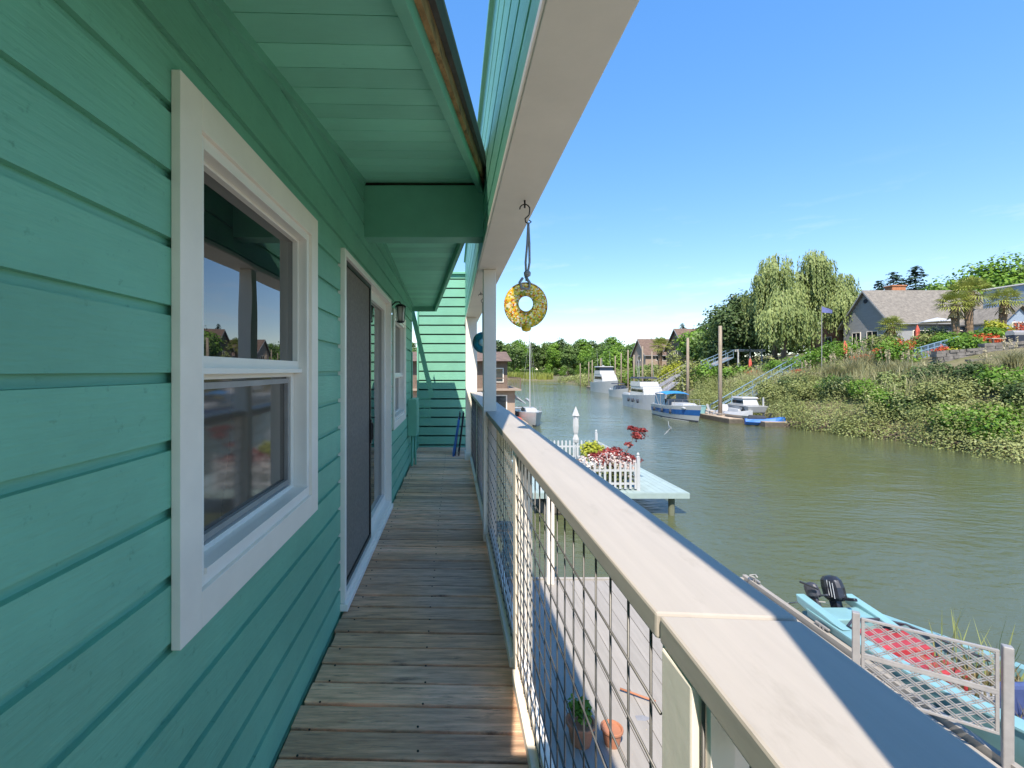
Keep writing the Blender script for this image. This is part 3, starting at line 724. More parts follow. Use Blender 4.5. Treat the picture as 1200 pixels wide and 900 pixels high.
# ================================================================== WATER AND TERRAIN
w = MB(); w.quadset([(-4000,-4000,WATER),(4000,-4000,WATER),(4000,4000,WATER),(-4000,4000,WATER)], [(0,1,2,3)])
tag(w.build('water', M['water'], fixn=False), kind='structure')
EDGE = [(33,-200),(32.5,-30),(31.6,10),(31.2,25),(31.1,29.5),(30.0,34.6),(28.7,39.9),(29.3,48),(31.5,60),(35,80),(38,95),(41.5,140),(43.5,200),(36,226),(20,238),(0,244),(-60,250),(-400,260)]
def resample(pts, step):
    out = []
    for (a, b) in zip(pts[:-1], pts[1:]):
        L_ = math.dist(a, b); n = max(1, int(L_/step))
        for i in range(n): t = i/n; out.append((a[0]+(b[0]-a[0])*t, a[1]+(b[1]-a[1])*t))
    out.append(pts[-1]); return out
ER = np.array(resample(EDGE, 2.0))
def edge_d(x, y):
    d = np.hypot(ER[:,0]-x, ER[:,1]-y); i = int(d.argmin()); return float(d[i]), i
def prof_right(d): return float(np.interp(d, [0,.6,3,8,12,16,22,40,90,200,600], [-.4,.5,1.9,3.9,5.2,6.3,7.3,8.6,10.5,13,20]))
def prof_far(d): return float(np.interp(d, [0,.6,4,40,200,600], [-.4,.3,.9,1.4,2.5,6]))
def hgt(d, y):
    # high bank near, falling to low ground at the bend
    f = min(1, max(0, (y-110)/85)); return WATER+prof_right(d)*(1-f)+prof_far(d)*f
def gz(x, y): d, i = edge_d(x, y); return hgt(d, y if y < 230 else 230)
ang = []
for i in range(len(ER)):
    a = ER[max(0,i-6)]; b = ER[min(len(ER)-1,i+6)]; dx_, dy_ = b-a; ang.append(math.atan2(-dx_, dy_))
ang = np.convolve(np.pad(ang, 5, mode='edge'), np.ones(11)/11, 'valid')
DS = [0,.6,1.5,3,5,8,12,16,22,30,42,60,90,140,220,400,900,2600]
tv = []; rt = rngs(1)
for i in range(len(ER)):
    nx, ny = math.cos(ang[i]), math.sin(ang[i])
    for d in DS:
        x, y = ER[i][0]+nx*d, ER[i][1]+ny*d
        tv.append((x, y, hgt(d, min(ER[i][1], 230))+(rt.normal()*.12 if 1 < d < 60 else 0)))
nd = len(DS); tf = [(i*nd+j, i*nd+j+1, (i+1)*nd+j+1, (i+1)*nd+j) for i in range(len(ER)-1) for j in range(nd-1)]
g = MB(); g.v = tv; g.f = tf
tag(g.build('ground', M['soil'], smooth=True), kind='structure')

# ------------------------------------------------------------------ lower float of the house
fl = empty('lower_float', (2, 2, WATER+.4), 'pale grey plank deck of the house float below the balcony, beside the water', 'floating deck')
FZ = WATER+.42
q = MB(); x = -1.2
while x < 6.05:
    q.box(x, min(x+.235, 6.08), -7, 9.62, FZ-.04, FZ+rd.uniform(-.002,.002)); x += .242
q.build('planks', M['float_deck'], fl, bev=.003)
MB().box(6.085, 6.17, -7, 9.7, FZ-.30, FZ+.085).box(-1.2, 6.084, 9.625, 9.7, FZ-.30, FZ+.03).build('edge_curb', M['float_deck'], fl, bev=.006)
q = MB()
for y in range(-6, 10, 3): q.tube([(-1.2, y, FZ-.42), (6.0, y, FZ-.42)], .3, 10)
q.build('float_log', M['pier_under'], fl)
for (yc, xc) in ((9.35, 6.13), (7.65, 6.13)):
    q = MB(); q.beam((xc, yc-.14, FZ+.14), (xc, yc+.14, FZ+.14), .035, .03).box(xc-.02, xc+.02, yc-.05, yc-.02, FZ+.085, FZ+.14).box(xc-.02, xc+.02, yc+.02, yc+.05, FZ+.085, FZ+.14)
    q.build('cleat', M['grey_metal'], fl, bev=.004)
MB().box(1.93, 2.07, 9.42, 9.56, FZ, EYE-2.4).build('post', M['white'], fl, bev=.004)
for (x, y) in ((.33, -.1), (.33, 4.36), (.33, 8.3)):
    MB().box(x-.06, x+.06, y-.06, y+.06, FZ, -.27).build('post', M['white'], fl, bev=.004)
mo = MB(); mo.tube([(6.13, 9.30, FZ+.12), (6.2, 9.0, FZ+.02), (6.3, 8.7, FZ-.02), (6.45, 8.35, FZ+.2), (6.5, 8.05, FZ+.33)], .012, 6)
mo.tube([(6.13, 9.35, FZ+.17), (6.05, 9.40, FZ+.19), (6.12, 9.5, FZ+.16), (6.2, 9.44, FZ+.19), (6.14, 9.3, FZ+.2)], .014, 6)
tag(mo.build('mooring_line', M['rope'], smooth=True), 'thin dark mooring line running from the float cleat to the turquoise boat', 'rope')

# pots down on the float, seen through the wire mesh
def pot(x, y, z, r, h, mat, label, plant=None, seed=0, group=None):
    t = empty('plant_pot', (x, y, z), label, 'plant pot', group)
    MB().lathe([(r*.68,0),(r*.8,h*.3),(r*.95,h*.85),(r*1.08,h*.86),(r*1.08,h),(r*.92,h),(r*.85,h*.9),(.01,h*.88)], (x,y,z), 18).build('pot', M[mat], t, smooth=False, bev=.004)
    if plant:
        cb = MB(); lm, w_, hh, n_, sz_ = plant; crown(cb, [(0,0,h+hh*.5,w_*.5,w_*.5,hh*.55),(w_*.2,0,h+hh*.4,w_*.3,w_*.3,hh*.4),(-w_*.2,w_*.1,h+hh*.6,w_*.3,w_*.3,hh*.4)], n_, sz_, seed, .2)
        cb.build('plant', M[lm], t, world=False, fixn=False)
    return t
pot(1.50, 5.42, FZ, .16, .26, 'terracotta', 'terracotta pot with a small leafy plant on the float below the railing', ('l_bright', .30, .25, 220, .035), 3)
pot(1.86, 5.40, FZ, .12, .20, 'terracotta', 'small empty terracotta pot on the float below the railing')
sh = empty('garden_shovel', (2.3, 5.8, FZ), 'wooden handled garden trowel lying on the float beside the terracotta pot', 'garden tool')
MB().tube([(2.34, 5.62, FZ+.02), (2.46, 6.05, FZ+.03)], .014, 8).build('handle', M['terracotta'], sh, smooth=True)
MB().prism([(0,-.04),(.10,-.05),(.2,0),(.10,.05),(0,.04)], 'z', 0, .004).build('blade', M['grey_metal'], sh, world=False)
sh.children[-1].location = (.17, .25, .02); sh.children[-1].rotation_euler = (0, 0, 1.3)

# ------------------------------------------------------------------ lattice gate beside the boat
ga = empty('lattice_gate', (5.6, 5.5, FZ), 'grey metal framed lattice gate panel standing open at the float edge beside the turquoise boat', 'gate')
A = Vector((5.07, 5.80, 0)); B = Vector((6.10, 5.07, 0)); U = (B-A).normalized(); NN = Vector((-U.y, U.x, 0)); LG = (B-A).length
def gp(u, z, n=0): p = A+U*u+NN*n; return (p.x, p.y, z)
gt = WATER+1.71
q = MB(); q.beam(gp(0, FZ-.3), gp(0, gt+.05), .075, .075, up=NN); q.build('gate_post', M['grey_metal'], ga, bev=.006)
q = MB(); q.beam(gp(LG, FZ-.3), gp(LG, gt+.06), .085, .085, up=NN); q.build('gate_post', M['grey_metal'], ga, bev=.012)
q = MB()
for (z0, z1) in ((gt-.46, gt-.02), (gt-.93, gt-.49)):
    for z in (z0, z1): q.beam(gp(.05, z), gp(LG-.06, z), .032, .032)
    for u in (.066, LG-.076): q.beam(gp(u, z0+.016), gp(u, z1-.016), .032, .030, up=NN)
q.build('frame', M['grey_metal'], ga, bev=.004)
q = MB()
def clipseg(u0, z0, du, dz_, ua, ub, za, zb):
    t0, t1 = -9, 9
    for (p, d_, lo, hi) in ((u0, du, ua, ub), (z0, dz_, za, zb)):
        a, b = (lo-p)/d_, (hi-p)/d_
        if a > b: a, b = b, a
        t0 = max(t0, a); t1 = min(t1, b)
    return (t0, t1) if t1-t0 > .02 else None
for (z0, z1) in ((gt-.445, gt-.035), (gt-.915, gt-.505)):
    for sg in (-1, 1):
        u = -1.0
        while u < LG+1.0:
            for off in (0, .038):
                c_ = clipseg(u+off, z0, 1, sg*.72, .08, LG-.09, z0, z1) if sg > 0 else clipseg(u+off, z1, 1, -.72, .08, LG-.09, z0, z1)
                if c_:
                    zz = z0 if sg > 0 else z1
                    q.beam(gp(u+off+c_[0], zz+sg*.72*c_[0], sg*.005), gp(u+off+c_[1], zz+sg*.72*c_[1], sg*.005), .010, .010)
            u += .165
q.build('lattice', M['grey_metal'], ga, fixn=False)

# ------------------------------------------------------------------ turquoise runabout
ru = empty('runabout', (7.0, 6.0, WATER), 'worn turquoise open motorboat with red engine cover and navy seats, tied to the float', 'motorboat')
n = 18; q = MB(); inn = MB(); dk = MB()
def run_sec(t):
    """t 0 stern .. 1 bow: centre x, y, half beam outer, half beam inner, gunwale height"""
    yk = 8.05-5.2*t
    cx = 6.68+1.40*t
    hb = .50+.42*math.sin(min(1, t*2.5)*math.pi/2) if t < .62 else .92*math.cos((t-.62)/.38*math.pi/2*.96)
    return cx, yk, hb, max(.02, hb-.20), .62+.16*t*t
prev = None
secs = [run_sec(i/n) for i in range(n+1)]
for (cx, yk, hb, hi, hz) in secs:
    q.v += [(cx-hb, yk, WATER+hz), (cx-hb*.97, yk, WATER+hz-.14), (cx-hb*.86, yk, WATER+.02), (cx, yk, WATER-.25), (cx+hb*.86, yk, WATER+.02), (cx+hb*.97, yk, WATER+hz-.14), (cx+hb, yk, WATER+hz)]
    dk.v += [(cx-hb-.02, yk, WATER+hz), (cx-hb-.02, yk, WATER+hz+.03), (cx-hi, yk, WATER+hz+.05), (cx-hi, yk, WATER+.20), (cx+hi, yk, WATER+.20), (cx+hi, yk, WATER+hz+.05), (cx+hb+.02, yk, WATER+hz+.03), (cx+hb+.02, yk, WATER+hz)]
for i in range(n):
    for k in range(6): q.f.append((i*7+k, i*7+k+1, (i+1)*7+k+1, (i+1)*7+k))
    for k in (0, 1, 2, 4, 5, 6): dk.f.append((i*8+k, i*8+k+1, (i+1)*8+k+1, (i+1)*8+k))
q.f.append(tuple(range(7)))
q.build('hull', M['turq'], ru, smooth=False)
dk.f += [(0,1,2,3),(4,5,6,7)]
dk.build('gunwale', M['turq'], ru)
# transom deck with raised corner fins
cx, yk, hb, hi, hz = secs[0]
q = MB(); q.box(cx-hb, cx+hb, yk-.42, yk-.02, WATER+hz-.12, WATER+hz+.055)
q.build('stern_deck', M['turq'], ru, bev=.02)
for s_ in (-1, 1):
    f_ = MB(); xf_ = cx+s_*(hb-.07)
    f_.prism([(yk+.26, WATER+hz+.16), (yk+.22, WATER+hz+.02), (yk-.02, WATER+hz-.02), (yk-.75, WATER+hz+.055), (yk-.35, WATER+hz+.11)], 'x', xf_-.08, xf_+.08)
    f_.build('stern_fin', M['turq'], ru, bev=.02)
q = MB(); q.v = []
for (c_x, y_, h_b, h_i, h_z) in secs[2:13]: q.v += [(c_x-h_i-.0, y_, WATER+.215), (c_x+h_i, y_, WATER+.215)]
q.f = [(2*i, 2*i+1, 2*i+3, 2*i+2) for i in range(10)]
q.build('cockpit_floor', pm('mottled_floor', (.30,.28,.2), .9, .4, 5, dirt=((.10,.12,.03), 5, .5, .8)), ru, fixn=False)
q = MB()
for (x0, x1, y0, y1, h_) in ((cx-.26, cx+.62, yk-1.08, yk-.52, .60), (cx-.12, cx+.70, yk-1.5, yk-1.09, .50)):
    q.box(x0, x1, y0, y1, WATER+.2, WATER+h_)
q.build('engine_cover', M['red'], ru, bev=.04)
rim = MB(); rim.tube([(cx-.30, yk-1.5, WATER+hz+.03), (cx-.32, yk-.62, WATER+hz+.06), (cx-.1, yk-.46, WATER+hz+.075), (cx+.35, yk-.44, WATER+hz+.075), (cx+.66, yk-.58, WATER+hz+.06), (cx+.95, yk-1.5, WATER+hz+.05)], .02, 6)
rim.build('rim_trim', M['canvas_dark'], ru, smooth=True)
for (sx_, sy_) in ((7.72, 5.62), (7.02, 5.50), (8.0, 4.95)):
    s_ = MB(); s_.box(sx_-.24, sx_+.24, sy_-.25, sy_+.25, WATER+.22, WATER+.52).box(sx_-.24, sx_+.24, sy_+.17, sy_+.28, WATER+.525, WATER+.92)
    s_.build('seat', M['navy'], ru, bev=.05)
s_ = MB(); s_.lathe([(.26,.0),(.29,.05),(.27,.16),(.20,.24),(.05,.26)], (7.28, 6.12, WATER+.22), 18); s_.build('hatch_drum', M['boat_grey'], ru, smooth=True)
s_ = MB()
for (xa, xb) in ((6.75, 7.45), (7.65, 8.35)):
    s_.prism([(xa, WATER+.80), (xb, WATER+.80), (xb-.06, WATER+1.14), (xa+.06, WATER+1.14)], 'y', 4.62, 4.632)
ws = s_.build('windshield', glassmat('windshield_glass', (.30,.40,.46), 1.45, .05), ru)
s_ = MB()
for (xa, xb) in ((6.75, 7.45), (7.65, 8.35)):
    s_.tube([(xa, 4.626, WATER+.80), (xa+.06, 4.626, WATER+1.14), (xb-.06, 4.626, WATER+1.14), (xb, 4.626, WATER+.80)], .013, 6)
s_.build('windshield_frame', M['boat_white'], ru)
s_ = MB(); s_.box(6.75, 8.45, 4.0, 4.6, WATER+.62, WATER+.78); s_.build('fore_deck', M['turq'], ru, bev=.03)
# two outboards
def outboard(x, y, z, s, rz, tilt):
    o = MB(); 
    cow = [(.10,0),(.145,.05),(.15,.22),(.135,.34),(.09,.40),(.02,.42)]
    o.lathe(cow, (0,0,0), 12); o.v = [(v[0]*.95, v[1]*1.45, v[2]) for v in o.v]
    o.box(-.05, .05, -.06, .12, -.55, .02).box(-.09, .09, -.1, .2, -.32, -.29).prism([(-.14,-.72),(.20,-.72),(.12,-.55),(-.10,-.55)], 'x', -.045, .045)
    o.box(-.03, .03, -.45, -.18, .02, .07)
    mt = Matrix.Translation((x,y,z)) @ Matrix.Rotation(rz,4,'Z') @ Matrix.Rotation(tilt,4,'X') @ Matrix.Scale(s,4)
    o.v = [tuple(mt @ Vector(v)) for v in o.v]
    return o
ob = empty('outboard_motor', (6.95, 8.25, WATER+.5), 'black outboard motor with striped cowling tilted on the turquoise stern', 'outboard motor')
cowm = pm('black_cowling', (.022,.024,.032), .25, .2, 5, dirt=((.30,.30,.32), 5, .62, .8))
outboard(6.82, 8.20, WATER+.70, 1.0, 0, R(-22)).build('motor', cowm, ob, smooth=False, bev=.012)
s_ = MB()
for k in range(3): s_.beam((6.685, 8.07+.06*k, WATER+.80), (6.70, 8.15+.06*k, WATER+1.04), .008, .012)
s_.build('stripe', M['boat_grey'], ob)
ob2 = empty('outboard_motor', (6.62, 8.25, WATER+.5), 'smaller grey kicker outboard beside the large black one on the turquoise stern', 'outboard motor')
outboard(6.46, 8.22, WATER+.74, .62, .15, R(-30)).build('motor', pm('grey_black_motor', (.05,.05,.06), .35, .3, 9), ob2, bev=.01)
MB().beam((6.42, 8.1, WATER+.95), (6.20, 8.25, WATER+1.02), .03).build('tiller', M['black'], ob2, bev=.005)
wd = MB(); rg = rngs(5)
pts = np.stack([6.85+1.0*rg.random(300), 5.55+1.2*rg.random(300), np.full(300, WATER+.22)], 1); blades(wd, pts, .55, .022, 6, .5)
tag(wd.build('weeds', M['l_dry'], fixn=False), 'dry weeds growing out of the floor of the turquoise boat', 'weeds', kind='stuff')
wd = MB(); pts = np.stack([7.4+.45*rg.random(26), 6.2+1.0*rg.random(26), np.full(26, WATER+.3)], 1); blades(wd, pts, .95, .025, 7, .25)
tag(wd.build('weeds', M['l_olive'], fixn=False), 'taller green reeds sprouting along the far side of the turquoise boat', 'weeds', kind='stuff')

# ------------------------------------------------------------------ mint pier with white picket fences
PZ = WATER+.80
pr_ = empty('swim_pier', (5.5, 17.5, PZ), 'pale mint plank pier on short piles reaching out over the river', 'pier')
q = MB(); y = 15.1
x = 2.6
while x < 7.6: q.box(x, min(x+.20, 7.66), 15.1-.05*(x-6)*0, 20.6, PZ-.045, PZ+rd.uniform(-.002,.002)); x += .208
q.build('planks', M['pier'], pr_)
MB().box(2.6, 7.67, 15.03, 15.095, PZ-.19, PZ-.004).box(7.665, 7.72, 15.03, 20.6, PZ-.19, PZ-.004).build('fascia', M['pier'], pr_, bev=.005)
q = MB()
for y in (15.6, 17.5, 19.8): q.box(2.6, 7.6, y-.1, y+.1, PZ-.26, PZ-.05)
q.tube([(3.0, 15.5, WATER+.12), (6.0, 15.7, WATER+.14)], .30, 10); q.tube([(3.0, 16.5, WATER+.1), (6.2, 16.6, WATER+.1)], .28, 10)
q.build('float_log', M['pier_under'], pr_)
for (x, y) in ((7.25, 15.3), (7.3, 20.0)):
    MB().tube([(x, y, WATER-1.5), (x, y, PZ-.06)], .10, 10).build('pile', pm('green_stained_pile', (.14,.15,.10), .9, .3, 4), pr_)
def picket_run(name, a, b, label, posts=(0, 1), ph=1.2, h=.95, gap=.17):
    t = empty(name, (a[0], a[1], PZ), label, 'picket fence', 'white picket fences round the pier garden')
    A_ = Vector((*a, PZ)); B_ = Vector((*b, PZ)); U_ = (B_-A_).normalized(); n_ = Vector((-U_.y, U_.x, 0)); L_ = (B_-A_).length
    for z in (.22, .66):
        r_ = MB(); r_.beam(A_+n_*.026+Vector((0,0,z)), B_+n_*.026+Vector((0,0,z)), .03, .07); r_.build('rail', M['picket'], t)
    u = gap*.7
    while u < L_-.05:
        m_ = MB(); b0 = len(m_.v); c_ = A_+U_*u
        pl = [(-.036,.05),(.036,.05),(.036,h-.06),(0,h),(-.036,h-.06)]
        for nn in (-.010, .010):
            for (s_, z) in pl: m_.v.append(tuple(c_+U_*s_+n_*nn+Vector((0,0,z))))
        m_.f = [(0,1,2,3,4),(9,8,7,6,5)]+[(i, 5+i, 5+(i+1)%5, (i+1)%5) for i in range(5)]
        m_.build('picket', M['picket'], t); u += gap
    for k in posts:
        c_ = B_ if k else A_; m_ = MB(); m_.box(c_.x-.05, c_.x+.05, c_.y-.05, c_.y+.05, PZ, PZ+ph-.1)
        m_.lathe([(.062,0),(.062,.02),(.03,.04),(.05,.08),(.045,.12),(.004,.17)], (c_.x, c_.y, PZ+ph-.099), 10); m_.build('fence_post', M['picket'], t)
picket_run('picket_fence', (2.9, 15.35), (6.16, 15.35), 'white picket fence across the near side of the pier garden below the red shrub')
picket_run('picket_fence', (6.20, 15.42), (6.24, 20.1), 'white picket fence along the river side of the pier garden running away from the viewer', (1,), 1.35)
picket_run('picket_fence', (3.3, 20.2), (6.15, 20.2), 'white picket fence across the far side of the pier garden behind the closed white umbrella', ())
# closed umbrella
ux, uy = 4.95, 18.6
um = empty('closed_umbrella', (ux, uy, PZ), 'tall closed white patio umbrella standing in the pier garden', 'umbrella')
MB().tube([(ux,uy,PZ),(ux,uy,PZ+2.45)], .025, 8).build('pole', M['picket'], um)
q = MB(); prof = [(.03,1.05),(.09,1.10),(.11,1.22),(.055,1.42),(.08,1.5),(.10,1.75),(.09,2.05),(.08,2.12),(.13,2.17),(.07,2.35),(.02,2.5),(.004,2.54)]
ns = 20; q.lathe(prof, (0,0,0), ns); q.v = [(ux+v[0]*(1+.22*math.sin(8*math.atan2(v[1],v[0]))), uy+v[1]*(1+.22*math.sin(8*math.atan2(v[1],v[0]))), PZ+v[2]) for v in q.v]
q.build('canopy', M['picket'], um)
MB().lathe([(.25,0),(.25,.06),(.06,.10),(.04,.3)], (ux,uy,PZ), 16).build('base', M['grey_metal'], um)
bx_ = empty('planter_box', (4.62, 17.9, PZ), 'pale grey square planter box standing beside the closed white umbrella', 'planter')
q = MB(); q.box(4.42, 4.95, 17.4, 17.9, PZ, PZ+.50); q.box(4.38, 4.99, 17.36, 17.94, PZ+.505, PZ+.55); q.build('box', M['boat_grey'], bx_, bev=.01)
q = MB(); q.box(4.44, 4.93, 17.42, 17.88, PZ+.552, PZ+.56); q.build('soil', M['pier_under'], bx_)
pot(5.45, 17.9, PZ, .30, .48, 'turq_glaze', 'turquoise glazed pot holding a bushy yellow green shrub in the pier garden', ('l_yellow', .95, .80, 900, .06), 11)
pot(5.10, 16.8, PZ, .22, .34, 'turq_glaze', 'low turquoise glazed pot nearer the front of the pier garden', ('l_bright', .35, .22, 200, .05), 12)
pot(5.75, 17.0, PZ, .20, .30, 'terracotta', 'terracotta pot of white and pink flowers under the red shrub', ('f_white', .75, .65, 420, .05), 13)
mp_ = empty('red_maple', (5.62, 16.0, PZ), 'spreading dark red Japanese maple leaning over the white picket fence on the pier', 'shrub')
q = MB()
for (dx_, dy_, h_) in ((-.5,.1,1.0),(.1,0,1.25),(.55,.2,1.0),(.78,.2,1.75),(-.1,.4,1.1)):
    q.tube([(0,0,0),(dx_*.3,dy_*.3,h_*.45),(dx_,dy_,h_)], [.035,.022,.008], 6)
q.build('trunk', M['bark'], mp_, world=False)
q = MB(); crown(q, [(-.55,.0,1.0,.42,.34,.22),(-.05,0,1.18,.42,.36,.18),(.32,.1,.98,.42,.36,.18),(.66,.1,.86,.30,.26,.14),(.85,.2,1.72,.26,.22,.2),(.70,.2,1.95,.22,.18,.10),(1.02,.2,1.9,.16,.16,.1),(.55,.2,1.40,.16,.16,.1),(-.3,-.1,.82,.42,.3,.16)], 1700, .052, 21, .15)
q.build('crown', M['l_maple'], mp_, world=False, fixn=False)
vn = empty('flowering_vine', (5.2, 15.7, PZ), 'pale flowering vine mixed with green leaves behind the near picket fence', 'plant')
q = MB(); crown(q, [(-.5,-.15,.85,.5,.3,.30),(.2,-.1,1.02,.45,.3,.25),(.62,-.1,.75,.35,.3,.35)], 620, .045, 31, .2); q.build('flowers', M['f_white'], vn, world=False, fixn=False)
q = MB(); crown(q, [(-.5,0,.45,.55,.3,.4),(.2,.05,.5,.5,.3,.42),(.62,.1,.4,.36,.3,.4)], 900, .05, 32, .2); q.build('leaves', M['l_olive'], vn, world=False, fixn=False)
# gull
gu = empty('gull', (17.0, 35.6, 0), 'white gull gliding low over the river with raised wings', 'bird')
gp_ = P(791, 504, 30); gu.location = gp_
q = MB(); q.lathe([(.005,-.24),(.03,-.2),(.055,-.08),(.06,.04),(.04,.14),(.032,.18),(.034,.22),(.012,.27)], (0,0,0), 10)
q.v = [(v[0], v[2], v[1]) for v in q.v]
for s_ in (-1, 1):
    b = len(q.v)
    q.v += [(s_*.04,.07,.02),(s_*.28,.13,.17),(s_*.62,.0,.26),(s_*.64,-.04,.26),(s_*.3,-.03,.165),(s_*.04,-.10,.015)]
    q.v += [(v[0], v[1], v[2]+.012) for v in q.v[b:b+6]]
    q.f += [tuple(range(b,b+6)), tuple(range(b+11,b+5,-1))]+[(b+i, b+6+i, b+6+(i+1)%6, b+(i+1)%6) for i in range(6)]
q.build('body', M['picket'], gu, world=False, smooth=False); gu.rotation_euler = (.2, R(-38), .9)
MB().lathe([(.012,0),(.004,.05)], (0,0,0), 8).build('beak', pm('yellow_beak', (.6,.35,.03), .5), gu, world=False)
gu.children[-1].location = (0,.26,0); gu.children[-1].rotation_euler = (R(-90),0,0)

# ================================================================== FAR BANK: BOATS AND DOCKS
def hull_mb(L_, B_, H_, n=16, rake=.12, tr=.85):
    """boat hull, stern at +y L/2, bow at -y; returns section data"""
    sec = []
    for i in range(n+1):
        t = i/n
        hb = B_/2*(tr+(1-tr)*min(1, t*3)) if t < .45 else B_/2*max(0.0, 1-((t-.45)/.55)**2.3)
        hb = max(hb, .02)
        wl = hb*(.86-.35*max(0, t-.4)); sheer = H_*(1+.30*t*t)
        sec.append((L_/2-L_*t, hb, wl, sheer))
    return sec
def boat_hull(t, L_, B_, H_, matlow, mathigh=None, split=.45, deckmat='boat_white'):
    sec = hull_mb(L_, B_, H_); n = len(sec)-1
    def strip(f0, f1, off):
        q = MB()
        for (y, hb, wl, sh) in sec:
            row = []
            for f in (f0, (f0+f1)/2, f1):
                x = wl+(hb-wl)*max(0, f)**.8; z = sh*f; yb = y-.12*L_*.6*max(0, (.0-y)/(L_/2))**3*f
                row.append((x+off, yb, z))
            q.v += row+[(-x, y, z) for (x, y, z) in row]
        for i in range(n):
            a, b = i*6, (i+1)*6
            for k in (0, 1): q.f.append((a+k, a+k+1, b+k+1, b+k)); q.f.append((a+3+k+1, a+3+k, b+3+k, b+3+k+1))
        q.f.append((0,1,4,3)); q.f.append((1,2,5,4))
        e = n*6; q.f.append((e,e+1,e+4,e+3)); q.f.append((e+1,e+2,e+5,e+4))
        return q
    lo = strip(-.25, split if mathigh else 1, 0)
    h_ = lo.build('hull', M[matlow], t, world=False, smooth=False)
    if mathigh: strip(split, .74, .012).build('hull_stripe', M[mathigh], t, world=False); strip(.741, 1, .006).build('rub_rail', M['boat_white'], t, world=False)
    bt = strip(-.02, .10, .010); bt.build('boot_stripe', M['canvas_dark'], t, world=False)
    d = MB()
    for (y, hb, wl, sh) in sec:
        yb = y-.12*L_*.6*max(0, (.0-y)/(L_/2))**3
        d.v += [(-hb, yb, sh), (0, yb, sh+.06*(1 if y < L_*.1 else 0)), (hb, yb, sh)]
    for i in range(n):
        for k in (0, 1): d.f.append((i*3+k, i*3+k+1, (i+1)*3+k+1, (i+1)*3+k))
    d.build('deck', M[deckmat], t, world=False)
    return sec
def bow_rail(t, sec, h=.55, frac=.45):
    q = MB(); pts = []
    for s_ in (1, -1):
        side = [(s_*hb*.93, y-(.072*abs(y)*max(0,(-y)/abs(sec[-1][0]))**2), sh) for (y, hb, wl, sh) in sec if y < sec[0][0]*(1-2*frac)]
        pts += side if s_ == 1 else side[::-1]
    q.tube([(x, y, z+h) for (x, y, z) in pts], .014, 5)
    for p in pts[::2]: q.tube([p, (p[0], p[1], p[2]+h)], .011, 4)
    q.build('bow_rail', M['grey_metal'], t, world=False)
def cabin(t, name, mat, x0, x1, y0, y1, z0, z1, rakef=.25, rakeb=.05, inset=.08):
    """y0 front (towards -y)"""
    q = MB(); q.quadset([(x0,y0,z0),(x1,y0,z0),(x1,y1,z0),(x0,y1,z0),(x0+inset,y0+rakef,z1),(x1-inset,y0+rakef,z1),(x1-inset,y1-rakeb,z1),(x0+inset,y1-rakeb,z1)],
        [(0,3,2,1),(4,5,6,7),(0,1,5,4),(1,2,6,5),(2,3,7,6),(3,0,4,7)])
    return q.build(name, M[mat], t, world=False, bev=.03)
def side_windows(t, x0, x1, y0, y1, z0, z1, mat='boat_glass', rakef=.2, inset=.03, g=.008):
    q = MB(); q.quadset([(x0-g,y0-g,z0),(x1+g,y0-g,z0),(x1+g,y1+g,z0),(x0-g,y1+g,z0),(x0+inset-g,y0+rakef-g,z1),(x1-inset+g,y0+rakef-g,z1),(x1-inset+g,y1+g,z1),(x0+inset-g,y1+g,z1)],
        [(0,3,2,1),(4,5,6,7),(0,1,5,4),(1,2,6,5),(2,3,7,6),(3,0,4,7)])
    return q.build('window_band', M[mat], t, world=False)

# blue and white sport cruiser
b1 = empty('sport_cruiser', (22.6, 46.3, WATER), 'white sport cruiser with navy blue hull band and bright blue canvas top', 'motorboat')
s1 = boat_hull(b1, 7.6, 2.6, 1.20, 'boat_white', 'boat_blue', .40)
cabin(b1, 'foredeck_trunk', 'boat_white', -.85, .85, -2.9, .2, 1.2, 1.62, .9, .0, .2)
q = MB(); q.quadset([(-1.15,-.35,1.25),(1.15,-.35,1.25),(1.15,1.0,1.25),(-1.15,1.0,1.25),(-.95,.25,1.95),(.95,.25,1.95),(1.05,1.0,1.85),(-1.05,1.0,1.85)], [(0,1,5,4),(1,2,6,5),(3,0,4,7)])
q.build('windshield', M['boat_glass'], b1, world=False, fixn=False)
q = MB(); q.box(-1.15,1.15,.2,3.4,1.1,1.30).box(-.9,-.3,1.4,1.9,1.30,1.75).box(.3,.9,1.4,1.9,1.30,1.75); q.build('cockpit_seats', M['boat_white'], b1, world=False, bev=.04)
q = MB(); n = 8
for i in range(n+1):
    y = .1+2.6*i/n; z = 2.52+.16*math.sin(math.pi*i/n)
    for k in range(7): x = -1.15+2.3*k/6; q.v.append((x, y, z-.14*(abs(x)/1.15)**3))
for i in range(n):
    for k in range(6): q.f.append((i*7+k, i*7+k+1, (i+1)*7+k+1, (i+1)*7+k))
bm_ = q.build('canvas_top', M['canvas_blue'], b1, world=False, fixn=False); sm_ = bm_.modifiers.new('solid', 'SOLIDIFY'); sm_.thickness = .05
q = MB()
for s_ in (-1, 1):
    for (ya, yb) in ((.1, 1.2), (1.4, 1.3), (2.7, 1.6)): q.tube([(s_*1.12, ya, 2.4), (s_*1.2, yb, 1.2)], .02, 5)
q.build('canvas_frame', M['grey_metal'], b1, world=False)
q = MB(); q.quadset([(1.14,.4,1.3),(1.14,2.8,1.3),(1.1,2.7,2.36),(1.1,.5,2.38)],[(0,1,2,3)]).quadset([(-1.14,.4,1.3),(-1.14,2.8,1.3),(-1.1,2.7,2.36),(-1.1,.5,2.38)],[(0,1,2,3)])
q.build('side_curtain', glassmat('clear_blue_curtain', (.10,.20,.30), 1.4, .15), b1, world=False)
bow_rail(b1, s1)
